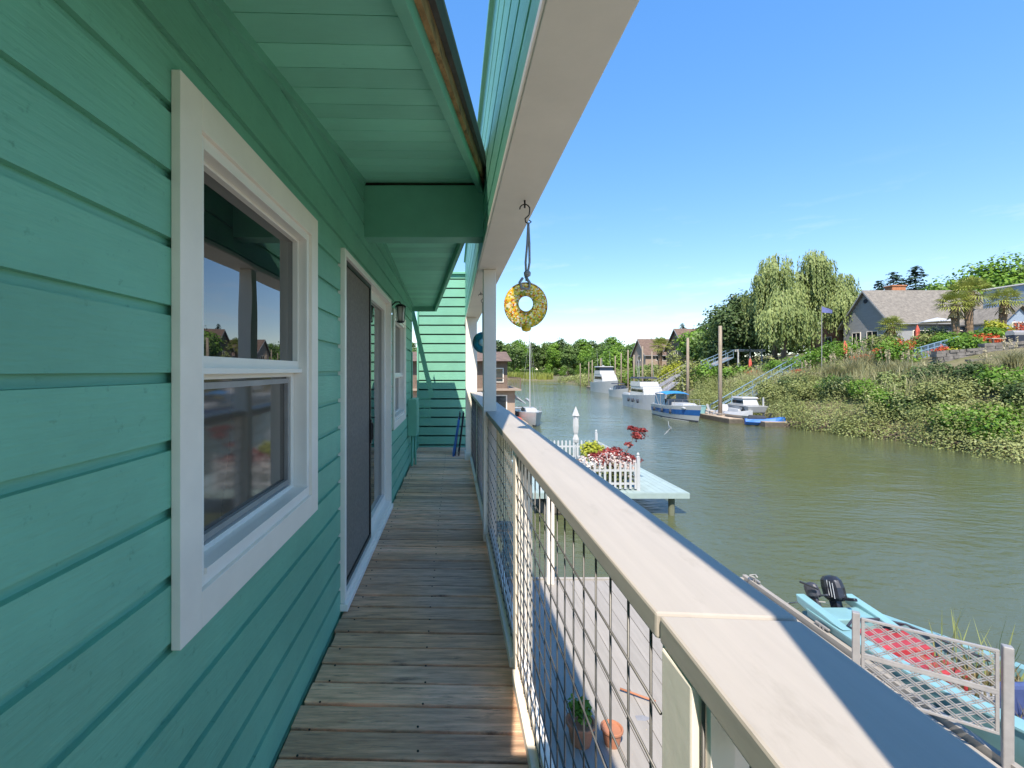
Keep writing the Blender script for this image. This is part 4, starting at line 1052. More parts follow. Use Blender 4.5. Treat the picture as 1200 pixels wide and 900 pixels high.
for y in (-1.2, .6, 2.4):
    q = MB(); q.lathe([(.01,0),(.10,.03),(.12,.2),(.10,.42),(.01,.46)], (-1.36, y, .55), 10); q.tube([(-1.36, y, 1.0), (-1.25, y, 1.2)], .012, 4); q.build('fender', M['canvas_dark'], b1, world=False, smooth=True)
MB().tube([(.9,.3,1.6),(1.0,1.2,3.9)], [.015,.006], 5).build('antenna', M['boat_white'], b1, world=False)
# cabin cruiser
b2 = empty('cabin_cruiser', (24.6, 58.5, WATER), 'broad white cabin cruiser with a dark canvas top, behind the blue banded sport cruiser', 'motorboat')
s2 = boat_hull(b2, 9.6, 3.3, 1.55, 'boat_grey')
cabin(b2, 'cabin', 'boat_white', -1.25, 1.25, -2.2, 2.3, 1.6, 2.75, .7, .0, .12)
side_windows(b2, -1.20, 1.20, -1.9, 2.1, 1.95, 2.45, rakef=.35)
cabin(b2, 'flybridge', 'boat_white', -1.2, 1.2, -.9, 2.4, 2.76, 3.35, .3, .0, .05)
cabin(b2, 'canvas_top', 'canvas_dark', -1.2, 1.2, -.4, 2.6, 3.75, 3.95, .2, .1, .15)
q = MB()
for x in (-1.1, 1.1):
    for y in (-.2, 2.4): q.tube([(x, y, 3.3), (x, y, 3.78)], .025, 5)
q.tube([(0, 2.4, 3.9), (0, 2.6, 6.2)], .03, 5).build('mast', M['boat_white'], b2, world=False)
cabin(b2, 'aft_deck', 'boat_grey', -1.4, 1.4, 2.4, 4.6, 1.4, 1.75, .0, .0, .02)
bow_rail(b2, s2, .7)
for x in (-1.0, 1.0): MB().tube([(x,.2,3.3),(x*1.05,.9,6.6)], [.018,.008], 5).build('antenna', M['boat_white'], b2, world=False)
q = MB()
for y in (-1.4, .2, 1.6):
    q.lathe([(.01,0),(.13,.04),(.15,.25),(.13,.46),(.01,.5)], (-1.75, y, .75), 10)
q.build('fender', M['canvas_dark'], b2, world=False, smooth=True)
# small runabout
b3 = empty('small_runabout', (30.3, 83.5, WATER), 'small white runabout with a dark hull and windshield moored between the two larger cruisers', 'motorboat')
s3 = boat_hull(b3, 6.6, 2.5, 1.25, 'boat_white', None)
q = MB(); q.quadset([(-1.0,-.8,1.35),(1.0,-.8,1.35),(1.1,.6,1.35),(-1.1,.6,1.35),(-.85,-.1,2.1),(.85,-.1,2.1),(1.0,.7,2.0),(-1.0,.7,2.0)], [(0,1,5,4),(1,2,6,5),(3,0,4,7)])
q.build('windshield', M['boat_glass'], b3, world=False, fixn=False)
cabin(b3, 'canvas_top', 'canvas_dark', -1.05, 1.05, .3, 2.0, 2.3, 2.45, .1, .1, .1)
cabin(b3, 'cockpit_seats', 'boat_white', -.9, .9, .6, 2.6, 1.2, 1.6, .1, .1, .05)
lowband = MB(); lowband.box(-1.0, 1.0, 2.6, 3.2, 1.2, 1.45); lowband.build('engine_hatch', M['boat_grey'], b3, world=False, bev=.04)
bow_rail(b3, s3, .4)
# flybridge cruiser
b4 = empty('flybridge_cruiser', (33.6, 101, WATER), 'tall white flybridge cruiser moored farthest up the river behind the small runabout', 'motorboat')
s4 = boat_hull(b4, 12.5, 4.2, 2.1, 'boat_white')
cabin(b4, 'cabin', 'boat_white', -1.7, 1.7, -2.6, 3.8, 2.2, 3.9, 1.2, .0, .15)
side_windows(b4, -1.64, 1.64, -2.2, 3.2, 2.75, 3.45, rakef=.55)
cabin(b4, 'flybridge', 'boat_white', -1.6, 1.6, -.8, 3.6, 3.91, 4.75, .5, .0, .05)
side_windows(b4, -1.45, 1.45, -.1, 3.2, 4.76, 5.5, 'boat_glass', .3)
cabin(b4, 'hardtop', 'boat_white', -1.6, 1.6, -.1, 3.6, 5.52, 5.68, .2, .1, .1)
q = MB(); q.tube([(0,3,5.7),(0,3.2,7.6)], .04, 5).lathe([(.01,0),(.3,.05),(.3,.2),(.01,.26)], (0,2.2,5.7), 10).build('radar_mast', M['boat_white'], b4, world=False)
bow_rail(b4, s4, .7)
for x in (-1.4, 1.4): MB().tube([(x,1.5,5.6),(x,2.2,9.2)], [.025,.01], 5).build('antenna', M['boat_white'], b4, world=False)
# sailboat on the near side
b5 = empty('sailboat', (7.0, 42.6, WATER), 'small white sailboat with bare mast moored on the left side of the river', 'sailboat')
s5 = boat_hull(b5, 6.6, 2.3, .95, 'boat_white', None)
cabin(b5, 'cabin', 'boat_white', -.62, .62, -1.4, 1.0, 1.0, 1.38, .35, .1, .12)
side_windows(b5, -.56, .56, -.9, .7, 1.10, 1.24, rakef=.03, inset=.035)
MB().tube([(0,-.6,1.0),(0,-.55,8.0)], [.055,.035], 8).build('mast', M['boat_white'], b5, world=False)
q = MB(); q.tube([(0,-.55,1.9),(0,2.2,1.95)], .04, 6); q.tube([(0,-.4,1.98),(0,1.0,2.06),(0,2.1,2.02)], [.06,.11,.05], 8); q.build('boom', M['boat_white'], b5, world=False)
q = MB()
for p in ((-1.0,-.4,1.0),(1.0,-.4,1.0),(0,-3.3,1.25),(0,3.2,1.0)): q.tube([p, (0,-.55,7.9)], .008, 4)
q.build('rigging', M['grey_metal'], b5, world=False)
bow_rail(b5, s5, .45)
b6 = empty('dinghy', P(607, 476, 52)-Vector((0,0,0)), 'tiny pale dinghy lying between the sailboat and the brown floating home', 'dinghy')
b6.location.z = WATER
boat_hull(b6, 3.4, 1.5, .55, 'boat_white', None)
q = MB()
for y in (-.4, .7): q.box(-.55, .55, y-.12, y+.12, .50, .60)
q.build('thwart', M['dockwood'], b6, world=False)
kk = empty('orange_kayak', (5.75, 40.5, WATER+.45), 'orange red kayak lying on the float edge beside the sailboat', 'kayak')
q = MB(); q.tube([(0,-1.6,.12),(0,-1.0,.1),(0,0,.08),(0,1.0,.1),(0,1.6,.12)], [.02,.2,.28,.2,.02], 10); q.v = [(v[0], v[1], .08+(v[2]-.1)*.6) for v in q.v]
q.build('hull', M['coral'], kk, world=False, smooth=True)
nf = empty('neighbour_float', (1, 42, WATER+.1), 'worn timber float carrying the brown floating home beside the sailboat', 'floating deck')
q = MB(); q.box(-8, 6.2, 38, 50, WATER+.2, WATER+.42); q.build('planks', M['dockwood'], nf)
q = MB()
for y in (38.5, 42, 46, 49.5): q.tube([(-8, y, WATER+.05), (6.2, y, WATER+.05)], .35, 8)
q.build('float_log', M['pier_under'], nf)
# neighbouring floating home
nh = empty('floating_home', (0, 44, WATER+.42), 'brown two storey floating home with pale skirt seen beyond the white column', 'house')
nz = WATER+.42
MB().box(-7.5, 5.5, 41, 49, nz, nz+2.6).build('lower_wall', M['house_tan'], nh)
MB().box(-7.0, 4.9, 41.6, 48.5, nz+2.75, nz+5.2).build('upper_wall', M['house_brown'], nh)
q = MB(); q.box(-7.9, 5.95, 40.2, 49.4, nz+2.6, nz+2.75); q.build('balcony', M['house_tan'], nh)
q = MB(); q.prism([(41.2-.5, nz+5.2),(48.9, nz+5.2),(45.05, nz+6.2)], 'x', -7.3, 5.2); q.build('roof', M['shingle_brown'], nh)
q = MB(); q.prism([(5.5, nz+2.2), (6.4, nz+1.5), (6.4, nz+1.42), (5.5, nz+2.1)], 'y', 40.6, 47); q.build('lean_to_roof', M['boat_grey'], nh)
for (x, z) in ((4.0, 3.4), (1.5, 3.4), (-2, 3.4), (-4.6, 3.4)):
    f_ = MB(); f_.box(x-.55, x+.55, 41.52, 41.6, nz+z-.1, nz+z+1.2); wn = f_.build('window', M['white'], nh)
    MB().box(x-.47, x+.47, 41.50, 41.525, nz+z-.02, nz+z+1.12).build('pane', M['boat_glass'], wn)
for (x, z) in ((4.1, .9), (1.5, .9)):
    f_ = MB(); f_.box(x-.7, x+.7, 40.93, 41.0, nz+z-.1, nz+z+1.3); wn = f_.build('window', M['white'], nh)
    MB().box(x-.6, x+.6, 40.91, 40.935, nz+z, nz+z+1.2).build('pane', M['boat_glass'], wn)
q = MB()
for i in range(14): x = -7.8+i*1.05; q.beam((x, 40.25, nz+2.75), (x, 40.25, nz+3.7), .06)
q.beam((-7.9, 40.25, nz+3.7), (5.9, 40.25, nz+3.7), .07); q.beam((5.9, 40.25, nz+3.7), (5.9, 49, nz+3.7), .07)
for i in range(9): q.beam((5.9, 40.3+i, nz+2.75), (5.9, 40.3+i, nz+3.7), .05)
q.build('railing', M['house_brown'], nh)

# docks, piles, gangways
DKZ = WATER+.45
def dock(x0, x1, y0, y1, label):
    t = empty('dock', ((x0+x1)/2, (y0+y1)/2, WATER), label, 'dock')
    q = MB(); y = y0
    while y < y1: q.box(x0, x1, y, min(y+.28, y1), DKZ-.06, DKZ+rd.uniform(-.004,.004)); y += .29
    q.build('planks', M['dockwood'], t)
    MB().box(x0-.03, x1+.03, y0-.05, y1+.05, WATER-.2, DKZ-.065).build('float', M['pier_under'], t)
dock(24.9, 27.9, 41.6, 47.5, 'wide tan plank dock at the bow of the blue and white sport cruiser')
dock(26.2, 28.6, 48.2, 66, 'long tan dock running behind the sport cruiser and the cabin cruiser')
dock(32.6, 35.0, 74, 92, 'distant tan dock beside the small white runabout')
dock(36.2, 38.2, 94, 125, 'farthest tan dock beside the tall flybridge cruiser')
dock(26.4, 29.6, 39.0, 40.2, 'short low plank float at the shore beside the blue jet ski')
def pile(px, ytop, Y, r, label, name='piling', mat='pile'):
    p = P(px, ytop, Y); t = empty(name, (p.x, Y, WATER), label, 'piling', 'tall pilings along the docks')
    MB().tube([(0,0,-2),(0,0,p.z-WATER-.05),(0,0,p.z-WATER)], [r*1.1, r*.95, r*.8], 10).build('pole', M[mat], t, world=False, smooth=True)
    q = MB(); q.lathe([(r*1.4,0),(r*1.4,.10),(r*1.2,.1)], (0,0,.55), 10); q.build('hoop', M['grey_metal'], t, world=False)
pile(844, 382, 44.6, .17, 'tallest brown timber piling rising from the wide tan dock beside the gangway')
pile(806, 396, 58.5, .17, 'tall brown piling behind the blue canvas top of the sport cruiser')
for (px, yt, Y, w_) in ((753,406,76,'behind the cabin cruiser'),(736,410,88,'above the small runabout'),(743,416,90,'close beside another thin pole above the small runabout'),(690,424,128,'left of the flybridge cruiser'),(694,422,122,'nearest the left side of the flybridge cruiser'),(728,414,104,'right of the flybridge cruiser'),(704,420,120,'directly behind the flybridge cruiser'),(721,417,112,'over the stern of the flybridge cruiser'),(680,426,140,'farthest left on the river bend'),(764,412,84,'under the brown roofed houses')):
    pile(px, yt, Y, .14, 'slim distant piling '+w_)
def gangway(a, b, label, mat='blue_rail', w=1.1):
    t = empty('gangway', tuple(a), label, 'gangway', 'gangways down to the docks'); a = Vector(a); b = Vector(b)
    d = (b-a); d2 = Vector((d.x, d.y, 0)).normalized(); nn = Vector((-d2.y, d2.x, 0))
    q = MB(); q.beam(a, b, w, .10); q.build('ramp', M['grey_metal'], t)
    for s_ in (-1, 1):
        q = MB(); o = nn*s_*w/2; up = Vector((0,0,1.05))
        q.beam(a+o+up, b+o+up, .06); q.beam(a+o+up*.5, b+o+up*.5, .035); q.beam(a+o, b+o, .06, .16)
        k = max(4, int(d.length/1.7))
        for i in range(k+1):
            p = a+d*(i/k)+o; q.beam(p, p+up, .04)
        q.build('side_rail', M[mat], t)
gangway(P(838, 487, 47.0), P(942, 426, 54), 'blue railed gangway climbing the bank from the wide tan dock', 'blue_rail')
gangway(P(768, 455, 76), P(812, 430, 80), 'pale grey railed gangway climbing behind the cabin cruiser', 'grey_metal')
gangway(P(826, 432, 66), P(855, 419, 70), 'short upper blue railed gangway below the dark tree', 'blue_rail')
gangway(P(773, 462, 70), P(792, 448, 73), 'low grey gangway landing behind the dark canvas of the cabin cruiser', 'grey_metal')
# jet skis and things on the dock
def jetski(loc, rz, label, bodymat, seatmat, s=1.0):
    t = empty('jet_ski', loc, label, 'jet ski', 'jet skis on the dock', rz)
    q = MB(); q.v = []
    secs = [(1.4,.42,.5),(.8,.55,.52),(0,.58,.55),(-.8,.48,.68),(-1.35,.18,.78),(-1.55,.03,.8)]
    for (y, hb, z) in secs: q.v += [(-hb*.5*s,y*s,.0),(-hb*s,y*s,.28*s),(-hb*.6*s,y*s,z*s),(hb*.6*s,y*s,z*s),(hb*s,y*s,.28*s),(hb*.5*s,y*s,.0)]
    for i in range(5):
        for k in range(6): q.f.append((i*6+k, i*6+(k+1)%6, (i+1)*6+(k+1)%6, (i+1)*6+k))
    q.f += [tuple(range(6)), tuple(range(35,29,-1))]
    q.build('hull', M[bodymat], t, world=False, bev=.03)
    q = MB(); q.quadset([(-.2,1.2,.5),(.2,1.2,.5),(.2,-.2,.55),(-.2,-.2,.55),(-.16,1.1,.85),(.16,1.1,.85),(.16,-.1,.80),(-.16,-.1,.80)],[(0,3,2,1),(4,5,6,7),(0,1,5,4),(1,2,6,5),(2,3,7,6),(3,0,4,7)])
    q.build('seat', M[seatmat], t, world=False, bev=.04)
    q = MB(); q.beam((0,-.35,.6),(0,-.55,1.0),.12).tube([(-.38,-.5,1.05),(0,-.52,1.0),(.38,-.5,1.05)], .03, 6); q.build('handlebar', M['black'], t, world=False)
    q = MB(); q.quadset([(-.28,-.75,.72),(.28,-.75,.72),(.2,-.62,1.05),(-.2,-.62,1.05)], [(0,1,2,3)]); q.build('windscreen', M['boat_glass'], t, world=False)
jetski((26.9, 39.9, WATER+.05), R(65), 'blue jet ski with a dark seat floating at the low plank float', 'blue_tarp', 'canvas_dark')
jetski((26.3, 42.4, DKZ), R(10), 'white jet ski parked on the end of the wide tan dock', 'boat_white', 'boat_grey')
bl = empty('covered_boat', (27.2, 42.6, DKZ), 'small white boat with dark windows raised on a lift on the tan dock', 'motorboat')
cabin(bl, 'hull', 'boat_white', -.75, .75, -1.3, 1.5, .55, 1.15, -.25, -.1, -.18)
cabin(bl, 'cabin', 'boat_white', -.7, .7, -.6, 1.2, 1.16, 1.75, .25, .05, .1); side_windows(bl, -.68, .68, -.5, 1.1, 1.30, 1.58, rakef=.12)
cabin(bl, 'roof', 'boat_white', -.75, .75, -.5, 1.3, 1.76, 1.9, .1, .05, .08)
q = MB()
for x in (-.8, .8):
    for y in (-1.0, 1.2): q.beam((x,y,0),(x,y,1.9 if x > 0 else .7),.10)
    q.beam((x,-1.2,.5),(x,1.4,.5),.1)
q.build('lift_frame', M['boat_white'], bl, world=False)
wchair = None
def dock_chair(loc, rz, label):
    t = empty('dock_chair', loc, label, 'chair', 'white chairs on the tan dock', rz)
    MB().box(-.28,.28,-.28,.28,.36,.42).build('seat', M['picket'], t, world=False)
    q = MB(); q.beam((0,.26,.42),(0,.42,1.0),.54,.05,up=(0,1,0)); q.build('backrest', M['picket'], t, world=False)
    for (x, y) in ((-.25,-.25),(.25,-.25),(-.25,.25),(.25,.25)): MB().beam((x,y,0),(x,y,.36),.05).build('leg', M['picket'], t, world=False)
    return t
c0 = dock_chair((25.6, 45.6, DKZ), .8, 'white dock chair standing just left of the tallest piling')
dup(c0, (26.7, 45.2, DKZ), -.5, label='white dock chair standing just right of the tallest piling')
cb_ = empty('storage_tote', (25.0, 46.6, DKZ), 'aqua plastic tote on the tan dock beside the sport cruiser bow', 'box')
q = MB(); q.quadset([(-.35,-.3,0),(.35,-.3,0),(.35,.3,0),(-.35,.3,0),(-.42,-.36,.75),(.42,-.36,.75),(.42,.36,.75),(-.42,.36,.75)],[(0,3,2,1),(4,5,6,7),(0,1,5,4),(1,2,6,5),(2,3,7,6),(3,0,4,7)]); q.build('bin', M['turq'], cb_, world=False, bev=.02)
MB().box(-.45,.45,-.39,.39,.752,.80).build('lid', M['turq'], cb_, world=False, bev=.01)

# ================================================================== FAR BANK HOUSES
def wall_window(t, c, ux, w_, h_, wm='white', mull=1):
    """window standing proud of a wall at c, ux = direction along wall (unit), outward normal = right of ux"""
    c = Vector(c); ux = Vector(ux); n_ = ux.cross(Vector((0,0,1)))
    def bxp(mb, u0, u1, z0, z1, n0, n1):
        vs = [c+ux*u+Vector((0,0,z))+n_*nn for z in (z0, z1) for (u, nn) in ((u0,n0),(u1,n0),(u1,n1),(u0,n1))]
        mb.quadset(vs, [(0,3,2,1),(4,5,6,7),(0,1,5,4),(1,2,6,5),(2,3,7,6),(3,0,4,7)])
    f_ = MB()
    bxp(f_, -w_/2-.08, -w_/2, -.08, h_+.08, -.05, .07); bxp(f_, w_/2, w_/2+.08, -.08, h_+.08, -.05, .07)
    bxp(f_, -w_/2, w_/2, h_, h_+.08, -.05, .07); bxp(f_, -w_/2, w_/2, -.08, 0, -.05, .08)
    for i in range(1, mull+1): u = -w_/2+w_*i/(mull+1); bxp(f_, u-.03, u+.03, 0, h_, -.05, .06)
    wn = f_.build('window', M[wm], t)
    g_ = MB(); bxp(g_, -w_/2, w_/2, 0, h_, -.04, .03); g_.build('pane', M['boat_glass'], wn)
def gable_x(name, x0, x1, y0, y1, zb, ze, zr, wallm, roofm, label, over=.45, th=.16, cat='house'):
    """gabled block, ridge along x"""
    t = empty(name, ((x0+x1)/2, (y0+y1)/2, zb), label, cat); ym = (y0+y1)/2
    q = MB(); q.prism([(y0,zb-1.5),(y1,zb-1.5),(y1,ze),(ym,zr-.02),(y0,ze)], 'x', x0, x1); q.build('wall', M[wallm], t)
    sl = (zr-ze)/(ym-y0)
    for s_ in (-1, 1):
        ye = y0-over if s_ < 0 else y1+over; z_e = ze-sl*over
        q = MB(); pl = [(ym, zr+.02), (ym, zr+.02+th), (ye, z_e+.02+th), (ye, z_e+.02)]
        q.prism(pl, 'x', x0-over, x1+over); r_ = q.build('roof', M[roofm], t)
        q = MB(); pl = [(ym, zr-.12), (ym, zr+.12), (ye, z_e+.12), (ye, z_e-.12)]
        q.prism(pl, 'x', x0-over-.05, x0-over-.004); q.build('barge_board', M['house_grey'], r_)
        q = MB(); q.box(x0-over, x1+over, min(ye, ye+s_*.12), max(ye, ye+s_*.12), z_e-.04, z_e+.10); q.build('gutter', M['house_grey'], r_)
    return t
# grey shingled gable house
gx0, gx1, gy0, gy1 = 55.5, 70, 58.5, 65.5
gb = gz(58, 58)
gh = gable_x('gable_house', gx0, gx1, gy0, gy1, gb, 8.0, 12.2, 'house_grey', 'shingle', 'grey shingled house with a steep gable facing the river and a grey brown roof')
wall_window(gh, (gx0, 61.0, gb+.6), (0,-1,0), 1.5, 1.7, mull=1); wall_window(gh, (gx0, 63.4, gb+.6), (0,-1,0), 1.2, 1.7, mull=1)
wall_window(gh, (59.5, gy0, gb+.9), (1,0,0), 2.2, 1.3, mull=2); wall_window(gh, (65, gy0, gb+.9), (1,0,0), 1.6, 1.3, mull=1)
q = MB(); q.lathe([(.30,-.03),(.30,.05),(.01,.05)], (0,0,0), 14); q.v = [(gx0-v[2]-.0, 62+v[0], 10.9+v[1]) for v in q.v]; q.build('gable_vent', M['canvas_dark'], gh)
q = MB(); q.box(59.2, 61.0, 62.1, 63.2, 10.5, 12.95).box(59.1, 61.1, 62.0, 63.3, 12.951, 13.1); q.build('chimney', M['brick'], gh)
# lower porch wing in front, right part, with its own little gable
q = MB(); q.prism([(65.2, gb-1), (69.6, gb-1), (69.6, 6.9), (67.4, 8.7), (65.2, 6.9)], 'y', 56.6, 58.48); q.build('porch_wall', M['house_grey'], gh)
for s_ in (-1, 1):
    q = MB(); q.prism([(67.4, 8.75), (67.4, 8.93), (67.4+s_*2.8, 6.63), (67.4+s_*2.8, 6.45)], 'y', 56.1, 59.2); q.build('porch_roof', M['shingle'], gh)
wall_window(gh, (67.4, 56.6, gb+.8), (1,0,0), 1.4, 1.3)
# blue modern house at the right edge
bh = empty('blue_house', (63, 50.5, gz(63, 50)), 'grey blue clapboard house with angular roof at the right edge behind the palms', 'house'); bz = gz(62, 50)
q = MB(); q.box(64.5, 78, 51, 58, bz-1, bz+3.6); q.build('wall', M['house_blue'], bh)
q = MB(); q.prism([(51-.5, bz+3.3), (51-.5, bz+3.5), (58, bz+7.0), (58, bz+6.8)], 'x', 66.4, 78.5); q.build('roof', M['shingle'], bh)
q = MB(); q.prism([(51.0, bz+3.65), (57.9, bz+3.65), (57.9, bz+6.75), (57.2, bz+6.6)], 'x', 66.6, 78); q.build('gable_infill', M['house_blue'], bh)
q = MB(); q.box(64.6, 66.35, 51.1, 56, bz+3.61, bz+6.5); q.build('stair_tower', M['house_blue'], bh)
MB().box(64.45, 66.5, 50.95, 56.1, bz+6.505, bz+6.65).build('tower_cap', M['white'], bh)
q = MB(); q.prism([(61.2, bz-1), (64.4, bz-1), (64.4, bz+2.4), (62.8, bz+3.9), (61.2, bz+2.4)], 'y', 51.2, 54.98); q.build('front_wing', M['house_blue'], bh)
for s_ in (-1, 1):
    q = MB(); q.prism([(62.8, bz+3.95), (62.8, bz+4.1), (62.8+s_*2.0, bz+2.2), (62.8+s_*2.0, bz+2.05)], 'y', 50.8, 55.4); q.build('wing_roof', M['shingle'], bh)
for x in (66.2, 69.0, 71.8): wall_window(bh, (x, 51, bz+.5), (1,0,0), 1.7, 2.1, mull=1)
wall_window(bh, (62.8, 51.2, bz+.7), (1,0,0), 1.3, 1.4); wall_window(bh, (65.5, 51.1, bz+4.4), (1,0,0), 1.0, 1.4)
for x in (65.2, 67.6, 70.4): MB().box(x-.1, x+.1, 48.2, 48.4, bz-.5, bz+2.6).build('porch_post', M['white'], bh)
MB().box(64.6, 76, 48.0, 50.97, bz+2.6, bz+2.8).build('porch_roof', M['white'], bh)
# brick house behind the willow
bk = gable_x('brick_house', 59, 66, 70.5, 76, gz(60, 73), 8.9, 11.2, 'brick', 'shingle_brown', 'orange brick house with brown roof half hidden behind the right hand willow')
wall_window(bk, (59, 72.5, gz(60,73)+1), (0,-1,0), 1.3, 1.4)
# brown roofed houses far along the bank
h1 = gable_x('shake_roof_house', 47.2, 56.5, 113, 121, gz(48, 116), 5.6, 9.4, 'house_tan', 'shingle_brown', 'tan house with a low brown shake roof above the distant dock')
wall_window(h1, (51, 113, 4.0), (1,0,0), 2.4, 1.2, mull=2); wall_window(h1, (47.2, 117, 4.0), (0,-1,0), 1.8, 1.2)
h2 = gable_x('steep_roof_house', 50.0, 62, 99, 108, gz(52, 102), 6.4, 10.8, 'house_brown', 'shingle_brown', 'brown house with a taller steep shake roof left of the dark spreading tree')
wall_window(h2, (50.0, 103.5, 4.6), (0,-1,0), 1.8, 1.4); wall_window(h2, (54, 99, 4.6), (1,0,0), 2.2, 1.3, mull=2)
# white pergola house glimpsed under the dark tree
pg_ = empty('pergola', (46.5, 72, gz(46,72)), 'white garden pergola under the dark spreading tree', 'pergola'); z_ = gz(46, 72)
q = MB()
for x in (43.6, 45.4, 47.2):
    for y in (70.5, 73): q.beam((x,y,z_-.3),(x,y,z_+2.4),.16)
q.build('post', M['picket'], pg_)
q = MB()
for y in (70.5, 73): q.beam((43.1,y,z_+2.5),(47.7,y,z_+2.5),.16,.2)
for i in range(9): q.beam((43.3+i*.52, 70, z_+2.68),(43.3+i*.52, 73.5, z_+2.68),.1,.14)
q.build('rafter', M['picket'], pg_)

# ------------------------------------------------------------------ garden furniture and walls
def at(px, Y): x = (px-VX)/FPX*Y; return Vector((x, Y, gz(x, Y)))
def closed_umb(p, h, label, mat='coral'):
    t = empty('garden_umbrella', p, label, 'umbrella', 'closed coral umbrellas in the far gardens')
    MB().tube([(0,0,-.2),(0,0,h)], .03, 6).build('pole', M['bark'], t, world=False)
    q = MB(); q.lathe([(.10,h*.42),(.17,h*.46),(.20,h*.6),(.17,h*.8),(.07,h*.95),(.01,h*1.02)], (0,0,0), 14); q.v = [(v[0]*(1+.18*math.sin(6*math.atan2(v[1],v[0]))), v[1]*(1+.18*math.sin(6*math.atan2(v[1],v[0]))), v[2]) for v in q.v]
    q.build('canopy', M[mat], t, world=False)
closed_umb(at(1075, 49), 2.7, 'closed coral umbrella standing in front of the grey gable house')
closed_umb(at(990, 51), 2.5, 'closed coral umbrella standing at the left end of the flower garden')
closed_umb(at(879, 63), 2.4, 'closed coral umbrella standing left of the willow trunk')
pu = at(1098, 52); pu = empty('white_parasol', pu, 'open white parasol tilted beside the grey house porch', 'umbrella')
MB().tube([(0,0,-.3),(0,0,3.1)], .035, 6).build('pole', M['grey_metal'], pu, world=False)
q = MB(); q.lathe([(1.5,2.75),(1.5,2.82),(.8,3.1),(.02,3.3)], (0,0,0), 8); q.build('canopy', M['picket'], pu, world=False)
# metal guard rail
gr = empty('guard_rail', at(1085, 42), 'pale blue grey metal guard rail beside the round green shrub on the bank top', 'railing')
q = MB(); a_ = at(1072, 42.5); b_2 = at(1124, 44.5); 
for i in range(8):
    p = a_.lerp(b_2, i/7); p.z = a_.z+(b_2.z-a_.z)*i/7; q.beam(p+Vector((0,0,-.4)), p+Vector((0,0,1.15)), .06)
for zz in (.1, 1.15, .75): q.beam(a_+Vector((0,0,zz)), b_2+Vector((0,0,zz)), .06)
for i in range(43): p = a_.lerp(b_2, i/42); q.beam(p+Vector((0,0,.1)), p+Vector((0,0,1.12)), .018)
q.build('rail', M['blue_rail'], gr)
# stone terrace walls
def stone_wall(name, pts, h, label, th=.6):
    t = empty(name, pts[0], label, 'wall'); rg_ = random.Random(len(pts)*7+int(h*10)); q = MB()
    for a, b in zip(pts[:-1], pts[1:]):
        a = Vector(a); b = Vector(b); L_ = (b-a).length; d_ = (b-a)/L_; z = -.4
        while z < h:
            u = -rg_.random()*.3; hh = .18+rg_.random()*.12
            while u < L_:
                l_ = .3+rg_.random()*.5; p = a+d_*u+Vector((0,0,z+hh/2)); o = rg_.uniform(-.05,.05)
                q.beam(p+Vector((o,o,0)), p+d_*(l_-.02)+Vector((o,o,rg_.uniform(-.02,.02))), th+rg_.uniform(-.08,.08), hh-.015)
                u += l_
            z += hh
    q.build('stones', M['stone'], t)
    return t
p1, p2, p3 = P(1097, 429, 39.5), P(1152, 425, 39.0), P(1212, 421, 37.5)
stone_wall('retaining_wall', [p1, p2], 1.15, 'low dark stone retaining wall holding the orange flower bed')
stone_wall('terrace_steps', [p2+Vector((-2.5,-1.4,-.5)), p3+Vector((2,-1.5,-.5))], .6, 'rough dark stone terrace step at the right edge of the bank')
stone_wall('terrace_wall', [p2+Vector((.3,.1,.1)), p3+Vector((4,.4,.3))], 1.25, 'taller dark stone terrace wall at the right edge of the bank')
stone_wall('stone_wall', [at(886, 62), at(930, 60)], 1.0, 'dark stone garden wall under the drooping willow')
be = at(1172, 40.5); be = empty('garden_bench', be+Vector((0,0,.3)), 'low pale wooden garden bench on the terrace below the palms', 'bench')
MB().box(-1.0,1.0,-.25,.25,.45,.53).build('seat', M['dockwood'], be, world=False)
for x in (-.85,.85):
    for y in (-.2, .2): MB().box(x-.05,x+.05,y-.05,y+.05,-.4,.449).build('leg', M['pier_under'], be, world=False)
bq = at(1193, 40); bq = empty('grill', bq+Vector((0,0,.3)), 'silver barbecue grill with dark base standing at the right edge of the terrace', 'grill')
MB().box(-.7,.7,-.35,.35,-.3,.60).build('cabinet', M['canvas_dark'], bq, world=False)
q = MB(); q.prism([(-.36,.605),(.36,.605),(.36,.85),(.2,1.02),(-.2,1.02),(-.36,.85)], 'x', -.72, .72); q.build('hood', M['grey_metal'], bq, world=False, bev=.02)
# flag pole with a small blue flag
fp = at(963, 50); fp = empty('flag_pole', fp, 'white flag pole with a small blue flag standing before the right hand willow', 'flag pole')
ft = P(963, 358, 50).z-fp.location.z
MB().tube([(0,0,-.3),(0,0,ft)], [.04,.025], 8).build('pole', M['grey_metal'], fp, world=False)
q = MB(); nn_ = 8
for i in range(nn_+1):
    u = i/nn_; x = 1.15*u; s_ = .07*math.sin(u*7)
    q.v += [(x+.04, s_, ft-.08-.45*u), (x+.02, s_*.6+.03, ft-.75-.10*u)]
q.f = [(2*i, 2*i+1, 2*i+3, 2*i+2) for i in range(nn_)]
fl_ = q.build('flag', pm('blue_flag_cloth', (.13,.15,.34), .8, .2, 3), fp, world=False, fixn=False); fl_.modifiers.new('solid','SOLIDIFY').thickness = .012

